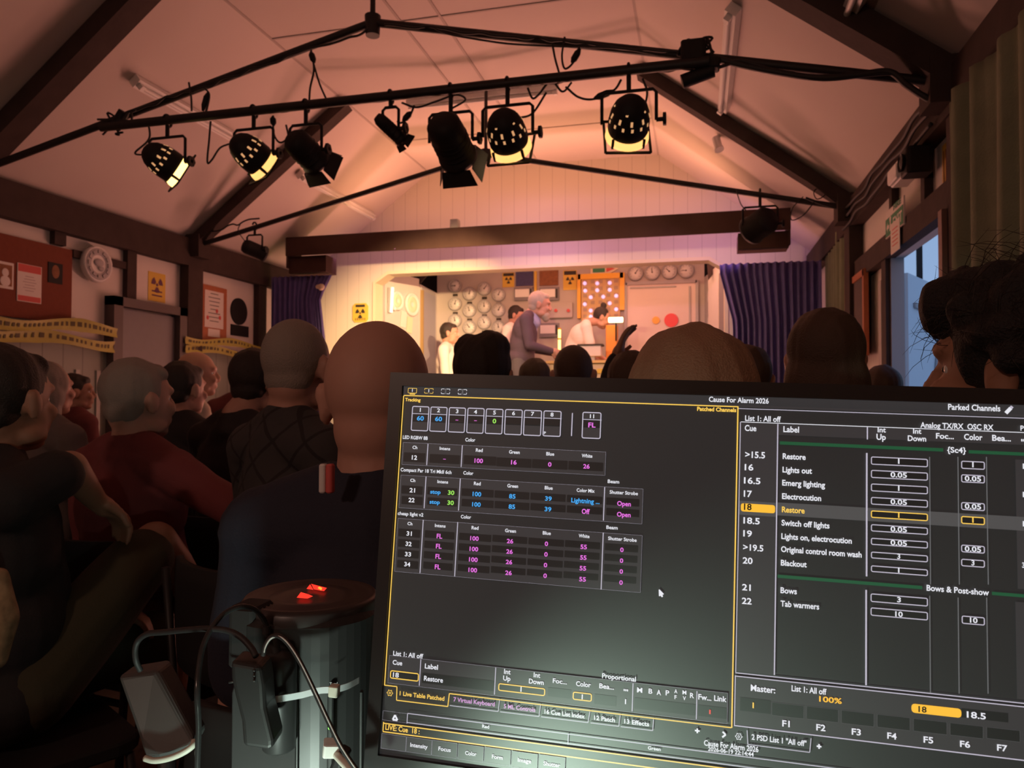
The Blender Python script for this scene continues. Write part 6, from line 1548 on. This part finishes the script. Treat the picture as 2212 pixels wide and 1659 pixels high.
D_.add([W3(u0_, v0_, L1), W3(U1, v0_, L1), W3(U1, v1_, L1), W3(u0_, v1_, L1)], [(0, 1, 2, 3)], KEY.index('k'))
line(A4(515, 622), (2330, 1541), 'l', 1.6); line(A4(515, 622), A4(505, 920), 'l', 1.6); line(A4(505, 920), (2330, 1655), 'l', 1.8)
fill(A4(542, 750), A4(720, 850), 'd', L2); fill(A4(1842, 815), A4(2118, 900), 'd', L2)
for x0, y0, x1, y1 in ((728, 780, 915, 878), (932, 802, 1118, 900), (1137, 826, 1328, 925), (1347, 850, 1540, 948), (1560, 875, 1757, 972), (1775, 900, 1970, 995), (1990, 925, 2187, 1015), (2205, 950, 2400, 1035)): fill(A4(x0, y0), A4(x1, y1), 'd', L2); frame(A4(x0, y0), A4(x1, y1), 'f', 1.8)
path(A4, [(582, 945), (586, 1028), (950, 1075), (958, 992)], 'l', 1.3)
for x, y in ((289, 948), (1005, 1040)): path(A4, [(x-14, y-2), (x+14, y+2)], 'w', 2.6); path(A4, [(x, y-14), (x, y+14)], 'w', 2.6)
path(A4, [(438, 954), (456, 971), (436, 986)], 'w', 3)
pts = [(65, 118), (66, 156), (74, 149), (80, 161), (86, 158), (80, 146), (91, 145)]
q = [Vector(uv(*A4(*p))) for p in pts]; D_.add([W3(*p, L4) for p in q], [tuple(reversed(range(7)))], KEY.index('w'))
path(A4, pts+[pts[0]], 'w', 1.5)
D_.build('screen_display', UM, mon)

# ================================================================== black tower beside the monitor
Z_T = CAM.z-417/FPX*.72-.0
TC = aD(672, 1284, .74); TC.z = TC.z
TW = .136
rzT = .30
tw = thing('black_tower', 'glossy black cylindrical-topped tower left of the monitor with red light showing through its lid', 'computer tower', (TC.x, TC.y, DT), rzT)
H = TC.z-DT
GL = mat('gloss_black', (.026, .026, .026), .42, spec=.4, bump=.03, bscale=14); SAT = mat('satin_black', (.030, .030, .030), .42)
MB().rbox((0, 0, H/2-.004), (TW*.985, TW*.985, H-.008), .052, n=10).build('body', GL, tw, False)
m = MB(); R_ = TW/2
m.lathe([(0, 0), (.016, -.0015), (.030, -.001), (.040, 0), (.043, -.002), (.046, 0), (.049, -.002), (.052, 0), (.055, -.002), (.058, 0), (.061, -.001), (.064, .0005), (.0675, -.004), (.067, -.014)], Matrix.Translation((0, 0, H)), 64)
m.build('lid', mat('lid_black', (.035, .028, .027), .38), tw, False)
RG = mat('red_glow', (.3, .02, .01), .4, emis=(1, .035, .02), estr=1.3); RH = mat('hot_red_glow', (.5, .1, .01), .4, emis=(1, .20, .02), estr=2.6)
inv = parent_matrix(tw).inverted()
def lidp(px, py): return inv @ aZ(px, py, TC.z+.0015)
MB().add([lidp(*p) for p in ((672, 1261), (678, 1273), (700, 1277), (706, 1270), (690, 1266))][::-1], [tuple(range(5))], 0).add([lidp(*p) for p in ((662, 1272), (677, 1274), (670, 1262))][::-1], [(0, 1, 2)], 0).build('glowing_opening', RG, tw, False)
MB().add([lidp(*p) for p in ((641, 1291), (664, 1293), (676, 1288), (667, 1284), (650, 1279))][::-1], [tuple(range(5))], 0).build('glowing_opening', RG, tw, False)
MB().add([lidp(*p)+Vector((0, 0, .0005)) for p in ((686, 1271), (694, 1276), (696, 1271), (690, 1268))][::-1], [tuple(range(4))], 0).build('hot_spot', RH, tw, False)
for s_ in (-1, 1): pass
# front recess panel and ridges (front faces the camera)
fy = -TW/2
MB().rbox((-.026, fy-.001, H*.42), (.058, .004, H*.78), .012, axis='Y').build('connector_panel', M['blkmat'], tw, False)
m = MB().tube(spline([(-.058, fy-.002, H*.80), (-.03, fy-.003, H*.815), (-.005, fy-.003, H*.805), (.003, fy-.003, H*.77), (.004, fy-.003, H*.4), (.004, fy-.003, .02)], 8), .0012, 6); m.build('panel_edge', SAT, tw, False)
for x_, w_ in ((.022, .006), (.050, .003)): MB().rbox((x_+.012, fy-.003, H*.42), (w_, .006, H*.7), .003).build('raised_rib', SAT, tw, False)
m = MB(); c = inv @ aD(733, 1486, .665); word(m, 'Total', inv @ aD(712, 1481, .664), Vector((1, 0, 0)), Vector((0, 0, 1)), .0070, .0026, 0, .01); m.build('lettering', mat('grey_lettering', (.5, .5, .5), .5), tw, False)
c = inv @ aD(713, 1572, .655); MB().ell(c, .0018).build('green_indicator', mat('green_led', (.1, .6, .1), .4, emis=(.25, 1, .1), estr=2.5), tw, False)
# adapters strapped on the left of the tower
def col(px0, py0, px1, py1, D): return aD(px0, py0, D), aD(px1, py1, D)
a, b = aD(598, 1405, .655), aD(603, 1618, .655)
t = thing('adapter', 'rounded black cylindrical adapter strapped upright to the tower by the clear cable tie', 'adapter', b)
mt_ = Matrix.Translation(b); hh = (a-b).length; t2 = MB().lathe([(0, 0), (.0125, 0), (.0145, .002), (.0148, hh-.016), (.0135, hh-.007), (.009, hh-.002), (0, hh)], None, 28); t2.v = [b+Vector((v.x, v.y, v.z)) for v in t2.v]; t2.build('casing', GL, t)
MB().cyl(a-Vector((0, 0, .004)), a+Vector((-.004, 0, .010)), .0045).build('strain_relief', M['cable'], t)
a, b = aD(535, 1422, .60), aD(560, 1622, .60)
t = thing('power_brick', 'tapered black power brick hanging in front of the strapped adapter', 'power adapter', b)
def P6(px, py, D=.60): return aD(px, py, D)
front = [P6(497, 1428), P6(563, 1440), P6(570, 1480), P6(573, 1530), P6(590, 1600), P6(590, 1618), P6(580, 1622), P6(524, 1614), P6(520, 1560), P6(505, 1500), P6(498, 1465)]
mbk = MB().prism(front[::-1], _w*.028); ob = mbk.build('casing', GL, t); bv = ob.modifiers.new('b', 'BEVEL'); bv.width = .004; bv.segments = 3
m = MB()
for py in (1448, 1459, 1470): m.ell(P6(549, py, .5985), .0012)
m.build('pin_dots', SAT, t)
a = aD(543, 1368, .70)
t = thing('plug_block', 'black box-shaped plug behind the power brick', 'plug', a-Vector((0, 0, .03)))
MB().rbox(a, (.030, .035, .058), .006).build('casing', M['blkmat'], t); MB().rbox(a+Vector((.017, -.012, -.004)), (.008, .006, .036), .002).build('side_rib', SAT, t)
# cable tie
tie = mat('clear_nylon', (.62, .66, .68), .35)
P5 = [aD(582, 1517, .638), aD(588, 1513, .634), aD(610, 1509, .632), aD(650, 1502, .634), aD(690, 1492, .638), aD(722, 1490, .640), aD(750, 1483, .650), aD(775, 1470, .668)]
S5 = spline(P5, 6); vs = []; fs = []
for p in S5: vs += [p+Vector((0, 0, .0028)), p-Vector((0, 0, .0028)), p+Vector((0, .0012, -.0028)), p+Vector((0, .0012, .0028))]
for i in range(len(S5)-1):
    for q0 in range(4): q1 = (q0+1) % 4; fs.append((i*4+q0, i*4+q1, (i+1)*4+q1, (i+1)*4+q0))
t = thing('cable_tie', 'clear white nylon cable tie strapped across the tower front with a square lock', 'cable tie', P5[3])
MB().add(vs, fs, 0).build('strap', tie, t); MB().rbox(aD(722, 1492, .630), (.0085, .008, .0095), .0015, rot=(0, .05, .1)).build('lock', mat('cream_nylon', (.66, .66, .55), .4), t)
# usb plug and its lead
t = thing('usb_plug', 'white square data plug near the bottom of the tower with a short white lead', 'plug', aD(716, 1620, .60))
MB().rbox(aD(716, 1616, .60), (.0135, .013, .0115), .002, rot=(.1, .12, .5)).build('plug_shell', mat('white_plastic', (.78, .78, .74), .35), t)
MB().tube(spline([aD(722, 1625, .60), aD(735, 1640, .59), aD(755, 1662, .58), aD(775, 1690, .57)], 6), .0032, 10).build('lead', mat('white_plastic_lead', (.75, .72, .62), .4), t)
MB().rbox(aD(736, 1640, .605), (.010, .012, .020), .003, rot=(0, .4, 0)).build('black_neighbour', M['blk'], t)
# black leads
t = thing('power_lead', 'glossy black lead arching from behind the adapter down past the picture bottom', 'cable', aD(428, 1650, .60))
MB().tube(spline([aD(576, 1368, .67), aD(573, 1345, .67), aD(553, 1318, .66), aD(524, 1310, .65), aD(490, 1322, .64), aD(462, 1350, .63), aD(440, 1392, .62), aD(430, 1440, .61), aD(426, 1500, .60), aD(429, 1570, .60), aD(426, 1660, .60), aD(426, 1760, .60)], 8), .0024, 10).build('lead', mat('glossy_cable', (.03, .03, .03), .18), t)
MB().cyl(aD(576, 1368, .67), aD(575, 1352, .67), .004).build('plug_boot', M['cable'], t)
t = thing('thin_lead', 'black lead running left from the power brick and bending down at its far end', 'cable', aD(300, 1430, .66))
MB().tube(spline([aD(553, 1418, .61), aD(543, 1400, .615), aD(520, 1376, .62), aD(490, 1362, .625), aD(450, 1358, .63), aD(400, 1361, .64), aD(350, 1366, .65), aD(320, 1369, .655), aD(300, 1382, .66), aD(292, 1402, .66), aD(294, 1428, .66), aD(303, 1448, .665)], 8), .0026, 10).build('lead', M['cable'], t)
t = thing('braided_lead', 'fine braided black and white lead looping over the adapter and down across the tower', 'cable', aD(700, 1560, .58))
cs = spline([aD(568, 1416, .60), aD(573, 1394, .60), aD(585, 1377, .60), aD(602, 1374, .598), aD(622, 1390, .595), aD(648, 1430, .59), aD(680, 1495, .585), aD(710, 1560, .58), aD(738, 1615, .575), aD(775, 1670, .57), aD(800, 1700, .57)], 14)
MB().tube(cs, .0020, 10).build('lead', M['cable'], t)
m = MB()
for i in range(6, len(cs)-1):
    for f_ in (.0, .5): p = cs[i].lerp(cs[i+1], f_); m.ell(p+Vector((.0014, -.0014, 0)), (.0006, .0006, .0010), n=6, m=4)
m.build('white_fleck', M['white'], t)
# handset-like dark object hanging at the lower left, lit rim
t = thing('dangling_handset', 'dark grey tapered handset at the lower left, a pale rounded rim along its lower end', 'handset', aD(365, 1640, .66))
top_o = [aD(252, 1462, .70), aD(338, 1448, .70), aD(418, 1598, .66), aD(412, 1618, .66), aD(380, 1632, .66), aD(345, 1640, .66), aD(312, 1640, .66), aD(300, 1600, .67)]
ob = MB().prism(top_o[::-1], _w*.03).build('casing', mat('dark_grey_plastic', (.06, .062, .060), .5), t); bv = ob.modifiers.new('b', 'BEVEL'); bv.width = .008; bv.segments = 3
MB().tube(spline([aD(313, 1638, .655), aD(335, 1643, .652), aD(365, 1638, .652), aD(395, 1626, .652), aD(415, 1612, .655), aD(420, 1600, .66)], 6), [.0028]*31, 10).build('pale_rim', mat('pale_rubber', (.55, .54, .46), .5), t)
# small gooseneck console lamp standing under the camera: mirrored in the screen, with a second head added to light the tower
LH = Vector((-.16, .24, .80))
t = thing('console_lamp', 'small gooseneck console lamp on the table in front of the monitor', 'lamp', (-.30, .24, DT))
MB().cyl((-.30, .24, DT), (-.30, .24, DT+.015), .032).build('base', M['blk'], t)
MB().tube(spline([(-.30, .24, DT+.01), (-.30, .235, DT+.06), (-.27, .20, DT+.10), (-.20, .19, DT+.09), LH+Vector((0, -.02, -.005))], 8), .004).build('gooseneck', M['blk'], t)
MB().rbox(LH+Vector((0, -.014, 0)), (.15, .02, .035), .008, rot=(-.4, 0, 0)).build('head', M['blk'], t)
MB().box(LH+Vector((0, -.001, .004)), (.13, .006, .022), rot=(-.4, 0, 0)).build('led_strip', mat('cool_led', (.8, .9, .8), .3, emis=(.72, 1, .78), estr=14, sample='NONE'), t)
t2h = Vector((-.30, .40, .77))  # second head, added as fill on the tower front
MB().tube(spline([(-.30, .24, DT+.01), (-.32, .235, DT+.04), (-.33, .26, DT+.07), t2h+Vector((0, -.02, 0))], 8), .004).build('gooseneck', M['blk'], t)
MB().rbox(t2h+Vector((0, -.014, 0)), (.05, .02, .03), .006).build('head', M['blk'], t)
MB().box(t2h+Vector((0, -.002, .0)), (.04, .004, .02)).build('led_strip', mat('tower_fill_led', (.8, .9, .8), .3, emis=(.72, 1, .78), estr=6, sample='NONE'), t)
